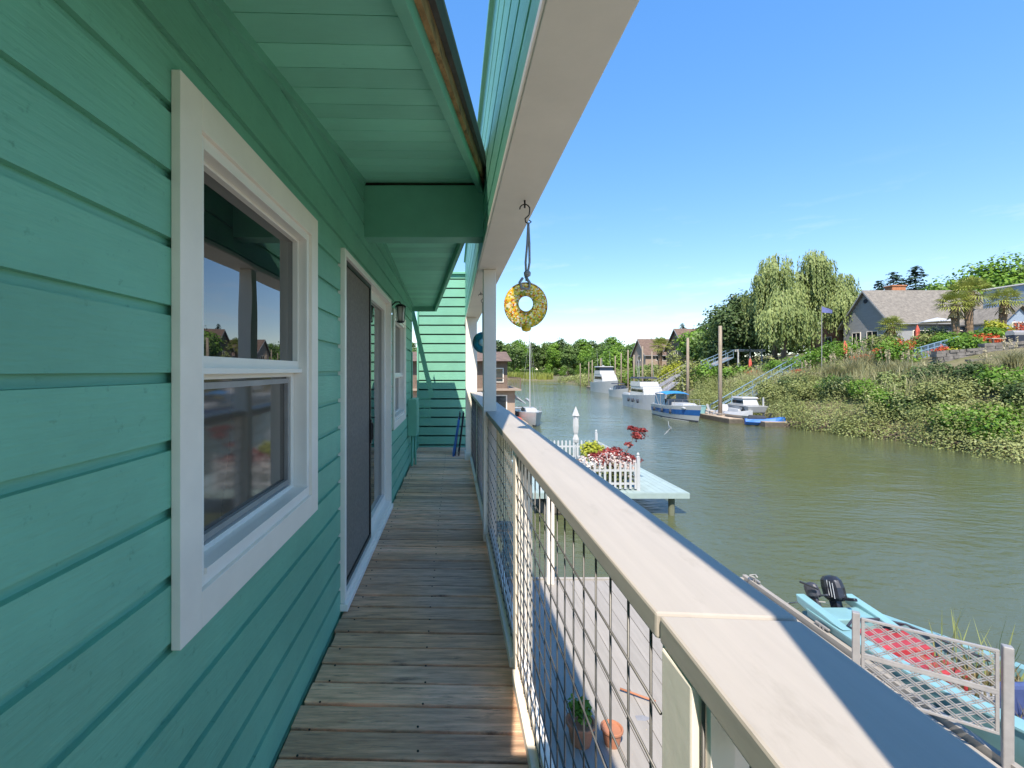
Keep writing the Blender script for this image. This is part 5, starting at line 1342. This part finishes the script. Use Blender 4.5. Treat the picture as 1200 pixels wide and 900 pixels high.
# ================================================================== VEGETATION
# ------------------------------------------------ bank cover: one mass of scrub on the slope
def bank_pts(n, rng, d0, d1, y0, y1, pw=1.0):
    ok = [i for i in range(len(ER)) if y0 <= ER[i][1] <= y1 and ER[i][0] > 20]
    i = rng.choice(ok, n); f = rng.random(n); d = d0+(d1-d0)*rng.random(n)**pw
    ex = ER[i,0]+(rng.random(n)-.5)*2; ey = ER[i,1]+(rng.random(n)-.5)*2
    a = np.array(ang)[i]; x = ex+np.cos(a)*d; y = ey+np.sin(a)*d
    z = np.array([WATER+prof_right(max(0,q))*(1-min(1,max(0,(yy-110)/85)))+prof_far(max(0,q))*min(1,max(0,(yy-110)/85)) for q, yy in zip(d, y)])
    return np.stack([x, y, z], 1), d
rng = rngs(77)
q = MB(); cen, dd = bank_pts(300, rng, -.4, 11.5, 4, 64); c2_, d2_ = bank_pts(130, rng, -.8, 1.2, 4, 64); cen = np.concatenate([cen, c2_]); dd = np.concatenate([dd, d2_])
bl = []
for (x, y, z), d in zip(cen, dd):
    r_ = (.8+.9*rng.random())*(1.0 if d < 6 else .6)
    bl.append((x, y, z+r_*.30, r_*1.1, r_*1.1, r_*(.8+.4*rng.random())))
# keep docks and gangways free
bl = [b for b in bl if not (b[0]-b[3]*.6 < 28.7 and 40.5 < b[1] < 67)]
bl = [b for b in bl if not (b[0] > 39.0 and 33 < b[1] < 42)]
crown(q, bl, 260000, .060, 5, .5)
tag(q.build('bank_scrub', M['l_olive'], fixn=False), 'dense olive green scrub covering the steep river bank down to the water', 'scrub', kind='stuff')
q = MB(); cen, dd = bank_pts(160, rng, 0, 10, 64, 190)
bl = [(x, y, z+.5, 1.8+rng.random(), 1.8+rng.random(), 1.1+.8*rng.random()) for (x, y, z) in cen if not (x < 36 and y < 93)]
crown(q, bl, 26000, .22, 6, .4)
tag(q.build('distant_bank_scrub', M['l_olive'], fixn=False), 'olive scrub on the farther river bank behind the moored cruisers', 'scrub', kind='stuff')
# individually visible brighter shrubs along the water on the right
def bank_shrub(px, py, Y, w, h, lm, label, seed, n=1500, size=.10, cat='shrub', name='bank_shrub'):
    p = P(px, py, Y); p.z = max(gz(p.x, Y), WATER)-.1 if edge_d(p.x, Y) else p.z
    return shrub(name, p, w, w, h, label, cat, lm, n, size, seed, 'brighter shrubs on the river bank')
for i, (px, Y, d_, w_, h_, lm, txt) in enumerate([
    (1170, 27.3, 0, 3.4, 2.3, 'l_bright', 'bright green shrub overhanging the water at the right edge'),
    (1120, 29.5, 0, 3.0, 2.0, 'l_bright', 'bright green shrub at the waterline second from the right edge'),
    (1185, 31, 0, 3.0, 2.0, 'l_bright', 'bright green shrub higher on the bank at the right edge'),
    (1040, 34.5, 0, 2.6, 1.9, 'l_bright', 'light green shrub at the waterline below the pampas grass'),
    (985, 39.5, 0, 3.0, 2.1, 'l_dark', 'dark green shrub on the bank left of the pampas grass'),
    (950, 42, 0, 2.8, 1.8, 'l_olive', 'olive shrub at the waterline near the blue jet ski'),
    (1085, 36, 0, 2.6, 1.9, 'l_dark', 'dark shrub on the middle of the bank below the guard rail'),
    (905, 46, 0, 2.8, 2.4, 'l_olive', 'rounded olive shrub beside the end of the tan dock'),
    (1012, 37.5, 0, 2.4, 1.9, 'l_bright', 'yellow green shrub halfway up the bank below the tallest pampas grass'),
    (1065, 33.0, 0, 2.2, 1.6, 'l_dark', 'dark green shrub at the waterline right of the light green one'),
    (1100, 32.5, 0, 2.4, 1.9, 'l_olive', 'olive shrub on the lower bank under the retaining wall'),
    (1140, 33.5, 0, 2.4, 1.8, 'l_dark', 'dark shrub on the upper bank below the terrace steps'),
    (968, 41.5, 0, 2.2, 1.7, 'l_bright', 'light green shrub near the waterline right of the olive one'),
    (930, 45, 0, 2.4, 1.9, 'l_dark', 'dark shrub beside the foot of the gangway'),
    (1150, 29, 0, 2.2, 1.7, 'l_olive', 'olive shrub at the waterline between two bright green ones'),
    (1050, 37, 0, 2.2, 1.6, 'l_willow', 'grey green shrub below the round green shrub'),
    (1195, 28.5, 0, 2.4, 1.8, 'l_dark', 'dark shrub in the hollow at the right edge of the bank')]):
    x = (px-VX)/FPX*Y; p = Vector((x, Y, max(gz(x, Y), WATER)-.1))
    shrub('bank_shrub', p, w_, w_, h_, txt, 'shrub', lm, 1700, .10, 200+i, 'separate shrubs on the river bank')
# dry branches at the waterline
q = MB(); rr_ = random.Random(3)
for i in range(260):
    y = rr_.uniform(15, 60); j = int(np.abs(ER[:,1]-y).argmin()); x = ER[j][0]+rr_.uniform(-.5,.7)
    if 40.5 < y < 67: continue
    q.tube([(x+.4, y, WATER+rr_.uniform(.3,.9)), (x-.2, y+rr_.uniform(-.4,.4), WATER+.3), (x-rr_.uniform(.3,.9), y+rr_.uniform(-.7,.7), WATER-.05)], [.03,.02,.008], 5)
tag(q.build('dead_branches', M['bark'], fixn=False), 'tangle of bare branches trailing in the water under the bank scrub', 'branches', kind='stuff')
q = MB(); pts, dd = bank_pts(5200, rng, 7.5, 15, 10, 62); pts = pts[~((pts[:,0] < 30) & (pts[:,1] > 40))]; pts = pts[~((pts[:,0] > 39.2) & (pts[:,1] > 33) & (pts[:,1] < 42))]
blades(q, pts, .7, .045, 15, .4)
tag(q.build('dry_bank_grass', M['l_pampas'], fixn=False), 'pale dry grass along the top of the river bank', 'grass', kind='stuff')
q = MB(); pts, dd = bank_pts(9000, rng, 3.0, 9.5, 10, 60); pts = pts[~((pts[:,0] < 30.5) & (pts[:,1] > 40))]
pat = np.sin(pts[:,0]*.9+1)+np.sin(pts[:,1]*.55)+np.sin(pts[:,0]*.4-pts[:,1]*.35); pts = pts[pat > .35]; pts[:,2] += .55
blades(q, pts, 1.0, .045, 16, .5)
tag(q.build('slope_grass', M['l_pampas'], fixn=False), 'patches of long pale grass hanging over the scrub on the river bank', 'grass', kind='stuff')
def pampas(px, Y, s, label, seed):
    x = (px-VX)/FPX*Y; t = empty('pampas_grass', (x, Y, gz(x, Y)-.1), label, 'ornamental grass', 'pampas grass clumps on the bank'); r_ = rngs(seed)
    n = 420; c = np.stack([r_.normal(size=n)*.28*s, r_.normal(size=n)*.28*s, np.zeros(n)], 1); q = MB(); blades(q, c, 1.7*s, .035, seed, .6); q.build('leaves', M['l_pampas'], t, world=False, fixn=False)
    q = MB()
    for i in range(9):
        a = r_.random()*6.28; l = .5*s*r_.random(); h = s*(1.9+.7*r_.random()); bx_, by_ = l*math.cos(a), l*math.sin(a)
        crown(q, [(bx_*1.3, by_*1.3, h, .07, .07, .35)], 26, .05, seed*10+i, .1)
        q.tube([(bx_*.3, by_*.3, 0), (bx_*1.25, by_*1.25, h)], .008, 4)
    q.build('plume', M['l_plume'], t, world=False, fixn=False)
for i, (px, Y, s, txt) in enumerate([(1000,43.5,1.1,'tall pampas grass clump with pale plumes on the bank top'),(1013,44.5,1.2,'tallest pampas grass clump with upright plumes on the bank top'),(975,45.5,1.0,'pampas grass clump at the left end of the row on the bank top'),(1042,39.5,1.0,'pampas grass clump below the round green shrub'),(1062,38.5,.95,'drooping pampas grass clump right of the one below the round green shrub'),(1155,34.5,.8,'small dry grass clump on the slope below the stone wall'),(945,47,.9,'low pampas grass clump near the head of the gangway'),(1188,34,.9,'dry grass clump at the right edge below the terrace')]):
    pampas(px, Y, s, txt, 40+i)
# reeds on the far shore
q = MB(); r_ = rngs(8); n = 16000; x = -120+165*r_.random(n); y = np.interp(x, [-400,-60,0,20,36,43.5], [261,251,245,239,227,205])+2+34*r_.random(n)**1.3
pts = np.stack([x, y, np.full(n, WATER+.35)+.012*(y-240).clip(0, 60)], 1); blades(q, pts, 3.4, .55, 9, .25)
tag(q.build('reed_bed', M['l_reed'], fixn=False), 'yellow green reeds along the far shore at the river bend', 'reeds', kind='stuff')

# ------------------------------------------------ garden shrubs and flowers on the bank top
gdn = [ # px, Y, w, h, leaf, label
 (1052, 43.0, 3.0, 2.7, 'l_bright', 'large round bright green shrub on the bank top left of the guard rail'),
 (938, 53, 4.2, 2.6, 'l_bright', 'yellow green hedge bush right of the willow on the bank top'),
 (968, 52, 4.0, 2.9, 'l_bright', 'bright hedge bush standing behind the flag pole'),
 (1005, 52, 3.6, 2.6, 'l_bright', 'bright hedge bush below the left end of the grey gable'),
 (1135, 41.0, 2.6, 1.7, 'l_bright', 'round green shrub in the bed above the stone retaining wall'),
 (1110, 46, 3.4, 2.0, 'l_bright', 'low bright shrub at the foot of the leftmost palm'),
 (1085, 48, 3.0, 1.9, 'l_olive', 'olive shrub behind the guard rail'),
 (1035, 50, 3.0, 2.6, 'l_olive', 'olive green shrub in front of the grey gable windows'),
 (1150, 44, 2.8, 1.8, 'l_bright', 'low green shrub behind the pale garden bench'),
 (1172, 46, 2.6, 2.4, 'l_yellow', 'yellow green shrub below the right hand palm'),
 (1100, 50, 3.0, 2.4, 'l_dark', 'dark green shrub beside the grey house porch'),
 (905, 58, 3.0, 2.0, 'l_bright', 'low green shrub at the foot of the willow'),
 (860, 62, 4.0, 2.4, 'l_bright', 'bright bush below the dark spreading tree'),
 (835, 66, 4.5, 3.4, 'l_bright', 'light green bush left of the tallest piling on the bank top'),
 (815, 72, 5.0, 4.2, 'l_olive', 'olive bush beside the upper blue gangway'),
 (785, 84, 5.0, 4.0, 'l_yellow', 'yellow green bush below the steep roofed brown house'),
 (765, 92, 5.5, 4.0, 'l_olive', 'olive bush below the tan shake roofed house'),
 (745, 104, 6.0, 4.5, 'l_bright', 'bright bush on the bank above the small runabout'),
 (756, 98, 5.0, 4.6, 'l_far', 'leafy green bush in front of the tan house wall'),
 (795, 90, 4.0, 4.8, 'l_olive', 'tall olive bush covering the foot of the steep roofed brown house'),
 (735, 109, 4.5, 4.2, 'l_olive', 'olive bush left of the tan shake roofed house')]
for i, (px, Y, w_, h_, lm, txt) in enumerate(gdn):
    x = (px-VX)/FPX*Y; shrub('garden_shrub', (x, Y, gz(x, Y)-.1), w_, w_, h_, txt, 'shrub', lm, 1800 if Y < 60 else 1300, .11 if Y < 60 else .2, 300+i, 'garden shrubs on the bank top')
flw = [(1036, 46, 1.6, 1.2, 'f_red', 'cluster of red flowers left of the coral umbrella'),(1058, 47, 1.6, 1.5, 'f_red', 'cluster of red flowers right behind the round green shrub'),(1096, 49, 1.8, 1.3, 'f_red', 'cluster of coral flowers by the grey house porch'),
 (1118, 39.9, 2.0, .9, 'l_yellow', 'yellow flower bed on top of the stone retaining wall'),(1106, 40.6, 1.6, 1.0, 'f_red', 'orange pink flowers at the left end of the retaining wall bed'),(1190, 45, 2.6, 2.0, 'f_red', 'orange red flowering shrub at the right edge below the blue house'),
 (1010, 46.5, 1.5, 1.1, 'f_red', 'red flowers left of the red cluster by the coral umbrella'),(1160, 42.5, 2.2, .9, 'f_red', 'rust red flowers behind the garden bench'),(935, 50.5, 1.2, .9, 'f_red', 'small coral flowers near the head of the gangway'),(884, 60, 2.2, 1.0, 'f_red', 'dark red flowers along the stone garden wall')]
for i, (px, Y, w_, h_, lm, txt) in enumerate(flw):
    x = (px-VX)/FPX*Y; shrub('flower_cluster', (x, Y, gz(x, Y)+.2), w_, w_, h_, txt, 'flowers', lm, 500, .08, 400+i, 'flower clusters in the far gardens', 4)

# ------------------------------------------------ named trees
p = at(864, 74); make_tree('spreading_tree', p, 9.5, 10.6, 1.6, 'dark green spreading broadleaf tree left of the willows', 'tree', 'l_dark', 9000, .24, 61, 16)
def willow(px, Y, top_py, width, label, seed, lobes=7, n=105):
    p = at(px, Y); t = empty('weeping_willow', p, label, 'tree', 'weeping willows behind the garden'); H = P(0, top_py, Y).z-p.z; r_ = rngs(seed)
    tb = MB(); rr = .35; tb.tube([(0,0,-.4),(.1,0,H*.3),(-.1,.1,H*.62),(0,0,H*.9)], [rr,rr*.8,rr*.5,.06], 8)
    hubs = []
    for i in range(lobes):
        a = r_.random()*6.28; l = width*.5*(.15+.6*r_.random()); z = H*(.98-.30*(l/(width*.5))-.15*r_.random())
        if i == 0: l, z = 0, H*.97
        hx, hy = l*math.cos(a), l*math.sin(a); hubs.append((hx, hy, z))
        tb.tube([(0,0,z*.45),(hx*.5,hy*.5,z*.85),(hx,hy,z*.98)], [.14,.09,.03], 6)
    tb.build('trunk', M['bark'], t, world=False, fixn=False, smooth=True)
    C, Nn = [], []
    for (hx, hy, z) in hubs:
        for s in range(n):
            a = r_.random()*6.28; l = width*.24*math.sqrt(r_.random()); x, y = hx+l*math.cos(a), hy+l*math.sin(a)
            z0 = z-.35*(l/(width*.24))**2*width*.38-abs(r_.normal())*.5; ln = min(z0-.6, (2.2+4.5*r_.random())*H/16)
            k = int(ln/.26); sway = r_.normal()*.05, r_.normal()*.05
            for j in range(k):
                C.append((x+sway[0]*j*.3+r_.normal()*.09, y+sway[1]*j*.3+r_.normal()*.09, z0-j*.26)); Nn.append((math.cos(a)+r_.normal()*.5, math.sin(a)+r_.normal()*.5, .25))
    C = np.array(C); Nn = np.array(Nn); Nn /= np.linalg.norm(Nn, axis=1, keepdims=True)
    # narrow hanging leaves
    tt = np.tile(np.array([0,0,1.0]), (len(C),1)); tt = tt-Nn*np.sum(tt*Nn,1,keepdims=True); tt /= np.linalg.norm(tt,axis=1,keepdims=True)+1e-9
    bb_ = np.cross(Nn, tt); s = .21*(.6+.8*r_.random((len(C),1)))
    v = np.stack([C-tt*s, C-bb_*s*.42, C+tt*s, C+bb_*s*.42],1).reshape(-1,3)
    cb = MB(); add_quads(cb, v); cb.build('crown', M['l_willow'], t, world=False, fixn=False)
willow(908, 66, 293, 9.0, 'tall weeping willow with drooping grey green branches right of the dark spreading tree', 71, 8)
willow(918, 62, 335, 8.0, 'lower weeping willow hanging in front of the tall one', 72, 9)
willow(953, 70, 288, 8.0, 'tallest narrow weeping willow in the middle of the group', 73, 7)
willow(986, 68, 317, 8.5, 'right hand weeping willow with an airy rounded crown near the brick house', 74, 8)
def conifer(px, Y, top_py, w_, label, seed, lm='l_conifer', name='conifer', group='conifers behind the houses'):
    p = at(px, Y); t = empty(name, p, label, 'tree', group); H = P(0, top_py, Y).z-p.z; r_ = rngs(seed)
    MB().tube([(0,0,-.4),(0,0,H*.97)], [H*.02, .02], 6).build('trunk', M['bark'], t, world=False)
    C, Nn = [], []; z = H*.12
    while z < H*.99:
        R_ = w_/2*(1-(z/H))**.55+.12; k = 9
        for b in range(k):
            a = r_.random()*6.28; L_ = R_*(.7+.45*r_.random()); m = max(3, int(L_/.14))
            for j in range(m):
                u = (j+.5)/m; sp = .22*L_*(1-u)+.12
                C.append((u*L_*math.cos(a)+r_.normal()*sp*.5, u*L_*math.sin(a)+r_.normal()*sp*.5, z-.28*u*L_+.12*u*u*L_+r_.normal()*.1)); Nn.append((math.cos(a)*.5+r_.normal()*.3, math.sin(a)*.5+r_.normal()*.3, 1))
        z += H*.030
    C = np.array(C); Nn = np.array(Nn); Nn /= np.linalg.norm(Nn,axis=1,keepdims=True)
    cb = MB(); add_quads(cb, quads_from(C, Nn, max(.2, H*.016), r_, .6)); cb.build('crown', M[lm], t, world=False, fixn=False)
conifer(1047, 105, 316, 12, 'broad blue green conifer behind the grey gable house, left of a taller one', 81)
conifer(1073, 108, 309, 11, 'taller blue green conifer behind the grey house roof', 82)
conifer(800, 135, 379, 9, 'dark pointed conifer above the brown roofed houses', 83)
conifer(788, 150, 402, 7, 'small dark conifer just left of the pointed one above the brown roofs', 84)
conifer(1030, 120, 326, 8, 'smaller blue green conifer at the left end of the pair behind the gable', 85)
# green wooded rise on the right
for i, (px, Y, top, w_, lm, txt) in enumerate([(1105,100,330,13,'l_bright','round green tree behind the leftmost palm'),(1128,105,326,13,'l_far','mid green tree behind the palm crowns'),(1150,95,312,14,'l_bright','bright green tree rising above the palms'),(1178,92,304,15,'l_bright','tallest bright green tree at the right edge above the blue house'),(1205,90,306,15,'l_bright','bright green tree cut by the right edge of the picture'),(1092,112,336,11,'l_far','small green tree right of the conifers'),(1235,88,300,16,'l_far','green tree just beyond the right edge')]):
    p = at(px, Y); H = P(0, top, Y).z-p.z; make_tree('hillside_tree', p, w_, H*.80, H*.2, txt, 'tree', lm, 5200, .34, 500+i, 13, 'green trees behind the right hand houses', limbs=4)
# mid bank trees
for i, (px, Y, top, w_, lm, txt) in enumerate([(836,84,378,8,'l_far','green tree left of the dark spreading tree'),(820,92,386,8,'l_bright','light green tree behind the upper blue gangway'),(812,104,392,8,'l_olive','olive tree right of the steep brown roof'),(848,95,360,9,'l_dark','tall dark tree partly behind the dark spreading tree'),(775,125,402,9,'l_far','rounded tree between the two brown roofs'),(730,150,408,12,'l_bright','light green tree left of the tan shake roofed house'),(712,160,404,13,'l_far','green tree above the flybridge cruiser'),(745,150,404,11,'l_far','green tree just behind the tan shake roofed house'),(690,185,412,12,'l_bright','pale green low tree at the bend of the bank'),(760,155,399,11,'l_dark','dark tree behind the tan shake roofed house'),(905,98,372,13,'l_far','broad green tree behind the willow trunks'),(940,104,368,13,'l_olive','olive green tree behind the middle willow'),(975,96,380,11,'l_far','green tree behind the right hand willow'),(880,110,366,13,'l_bright','light green tree far behind the dark spreading tree')]):
    p = at(px, Y); H = P(0, top, Y).z-p.z; make_tree('bank_tree', p, w_, H*.85, H*.15, txt, 'tree', lm, 3200, .32, 600+i, 11, 'trees along the far bank', limbs=4)
# palms
def palm(px, Y, crown_py, base_py, s, label, seed):
    x = (px-VX)/FPX*Y; zb = gz(x, Y); H = P(0, crown_py, Y).z-zb; t = empty('fan_palm', (x, Y, zb), label, 'palm tree', 'fan palms in the garden'); r_ = rngs(seed)
    q = MB(); pts = []; rad = []
    for i in range(26):
        u = i/25; pts.append((.15*math.sin(u*2+seed), .1*math.sin(u*3), -.3+u*(H+.2))); rad.append((.24+.16*u)*(1+.10*(i%2))*s)
    q.tube(pts, rad, 10); q.build('trunk', M['palmbark'], t, world=False)
    q = MB(); nF = 30
    for f in range(nF):
        a = f*2.399+r_.normal()*.15; e = 1.3-1.75*(f/nF)+r_.normal()*.08
        L1 = (.95+.2*r_.random())*s; L2 = (1.05+.25*r_.random())*s
        d = Vector((math.cos(a)*math.cos(e), math.sin(a)*math.cos(e), math.sin(e))); side = d.cross(Vector((0,0,1))).normalized(); up = side.cross(d).normalized()
        o = Vector((pts[-1][0], pts[-1][1], H)); c_ = o+d*L1+Vector((0,0,-.12*L1)); q.beam(o, c_, .03)
        for k in range(13):
            th = (k/12-.5)*3.5; dr = (d*math.cos(th)+side*math.sin(th)).normalized(); l = L2*(.65+.35*math.cos(th*.8))
            pw = dr.cross(up).normalized()*.055*s; m_ = c_+dr*l*.55+up*.03; tip = c_+dr*l+Vector((0,0,-.30*l))
            b = len(q.v); q.v += [tuple(c_), tuple(m_-pw), tuple(m_+pw), tuple(tip)]; q.f += [(b,b+1,b+2),(b+1,b+3,b+2)]
    q.build('fronds', M['l_palm'], t, world=False, fixn=False)
    q = MB()
    for f in range(16):
        a = r_.random()*6.28; l = (.6+.6*r_.random())*s; b = len(q.v); o = Vector((.25*math.cos(a), .25*math.sin(a), H-.25-.5*r_.random())); tip = o+Vector((math.cos(a)*l*.5, math.sin(a)*l*.5, -l)); w_ = Vector((-math.sin(a), math.cos(a), 0))*.18
        q.v += [tuple(o-w_*.3), tuple(o+w_*.3), tuple(tip+w_), tuple(tip-w_)]; q.f.append((b,b+1,b+2,b+3))
    q.build('dead_fronds', M['l_dry'], t, world=False, fixn=False)
palm(1121, 46, 356, 398, .85, 'shorter fan palm with a dark shaggy crown, leftmost of three', 2)
palm(1138, 47, 341, 392, .95, 'tallest fan palm with a thick brown trunk, middle of three', 3)
palm(1178, 48, 352, 378, .85, 'right hand fan palm standing before the blue house', 4)
palm(1044, 50, 382, 402, .7, 'small fan palm in front of the grey gable windows', 5)
palm(773, 98, 405, 430, 1.2, 'distant shaggy palm in front of the steep roofed brown house', 6)
# ------------------------------------------------ far tree line
protos = []
kinds = [('l_far', 'mid green rounded'), ('l_bright', 'light green rounded'), ('l_dark', 'dark bluish'), ('l_far', 'tall narrow green')]
r_ = random.Random(12); seq = [(560,398),(572,402),(583,396),(594,400),(604,396),(613,401),(622,398),(631,402),(640,397),(649,400),(657,395),(666,401),(674,398),(683,394),(692,398),(700,402),(708,396),(718,393),(727,397),(737,401),(548,400),(536,402),(480,404),(492,408)]
ordn = ['first','second','third','fourth','fifth','sixth','seventh','eighth','ninth','tenth','eleventh','twelfth','thirteenth','fourteenth','fifteenth','sixteenth','seventeenth','eighteenth','nineteenth','twentieth','twenty first','twenty second','twenty third','twenty fourth']
order = sorted(range(len(seq)), key=lambda i: seq[i][0])
for rank, i in enumerate(order):
    px, top = seq[i]; Y = 284+r_.uniform(-8, 22); k = rank % 4
    x = (px-VX)/FPX*Y; zb = WATER+1.6; H = P(0, top, Y).z-zb
    txt = kinds[k][1]+' tree in the far tree line, '+ordn[rank]+' from the left'
    if len(protos) < 4:
        t = make_tree('tree_line_tree', (x, Y, zb), (10.5, 11.5, 10, 8)[k], 17, 2.2, txt, 'tree', kinds[k][0], 3600, .42, 700+k, 13, 'trees of the far tree line', limbs=3); protos.append(t)
        sc_ = H/19.2; t.scale = (sc_, sc_, sc_)
    else:
        dup(protos[k], (x, Y, zb), r_.uniform(0, 6.28), H/19.2*r_.uniform(.97,1.03), txt)
for rank in range(26):
    px = 470+rank*11.5; Y = 318+r_.uniform(0, 16); x = (px-VX)/FPX*Y; H = P(0, 399+r_.uniform(-3, 8), Y).z-WATER-1.8
    dup(protos[(rank*3+1) % 4], (x, Y, WATER+1.8), r_.uniform(0, 6.28), H/19.2, 'half hidden tree in the second row of the far tree line, '+('%s from left' % ordn[rank] if rank < 24 else ('second from right' if rank == 24 else 'at right end')))
for rank in range(20):
    px = 552+rank*9; Y = 266+r_.uniform(0, 8); x = (px-VX)/FPX*Y
    dup(protos[(rank+1) % 2], (x, Y, WATER+.9), r_.uniform(0, 6.28), (.42, .42, .26+.12*r_.random()), 'low round bush behind the reeds, '+ordn[rank]+' from the left', 'bushes behind the reeds')

q = MB(); r_ = rngs(55); bl = []
for i in range(60):
    x = -75+i*4.2+r_.normal()*1.5; bl.append((x, 352+r_.normal()*6, WATER+5+2*r_.random(), 4.5, 4, 5+1.5*r_.random()))
crown(q, bl, 16000, .55, 56, .5)
tag(q.build('far_wood', M['l_dark'], fixn=False), 'dense dark wood closing the view behind the far tree line', 'wood', kind='stuff')
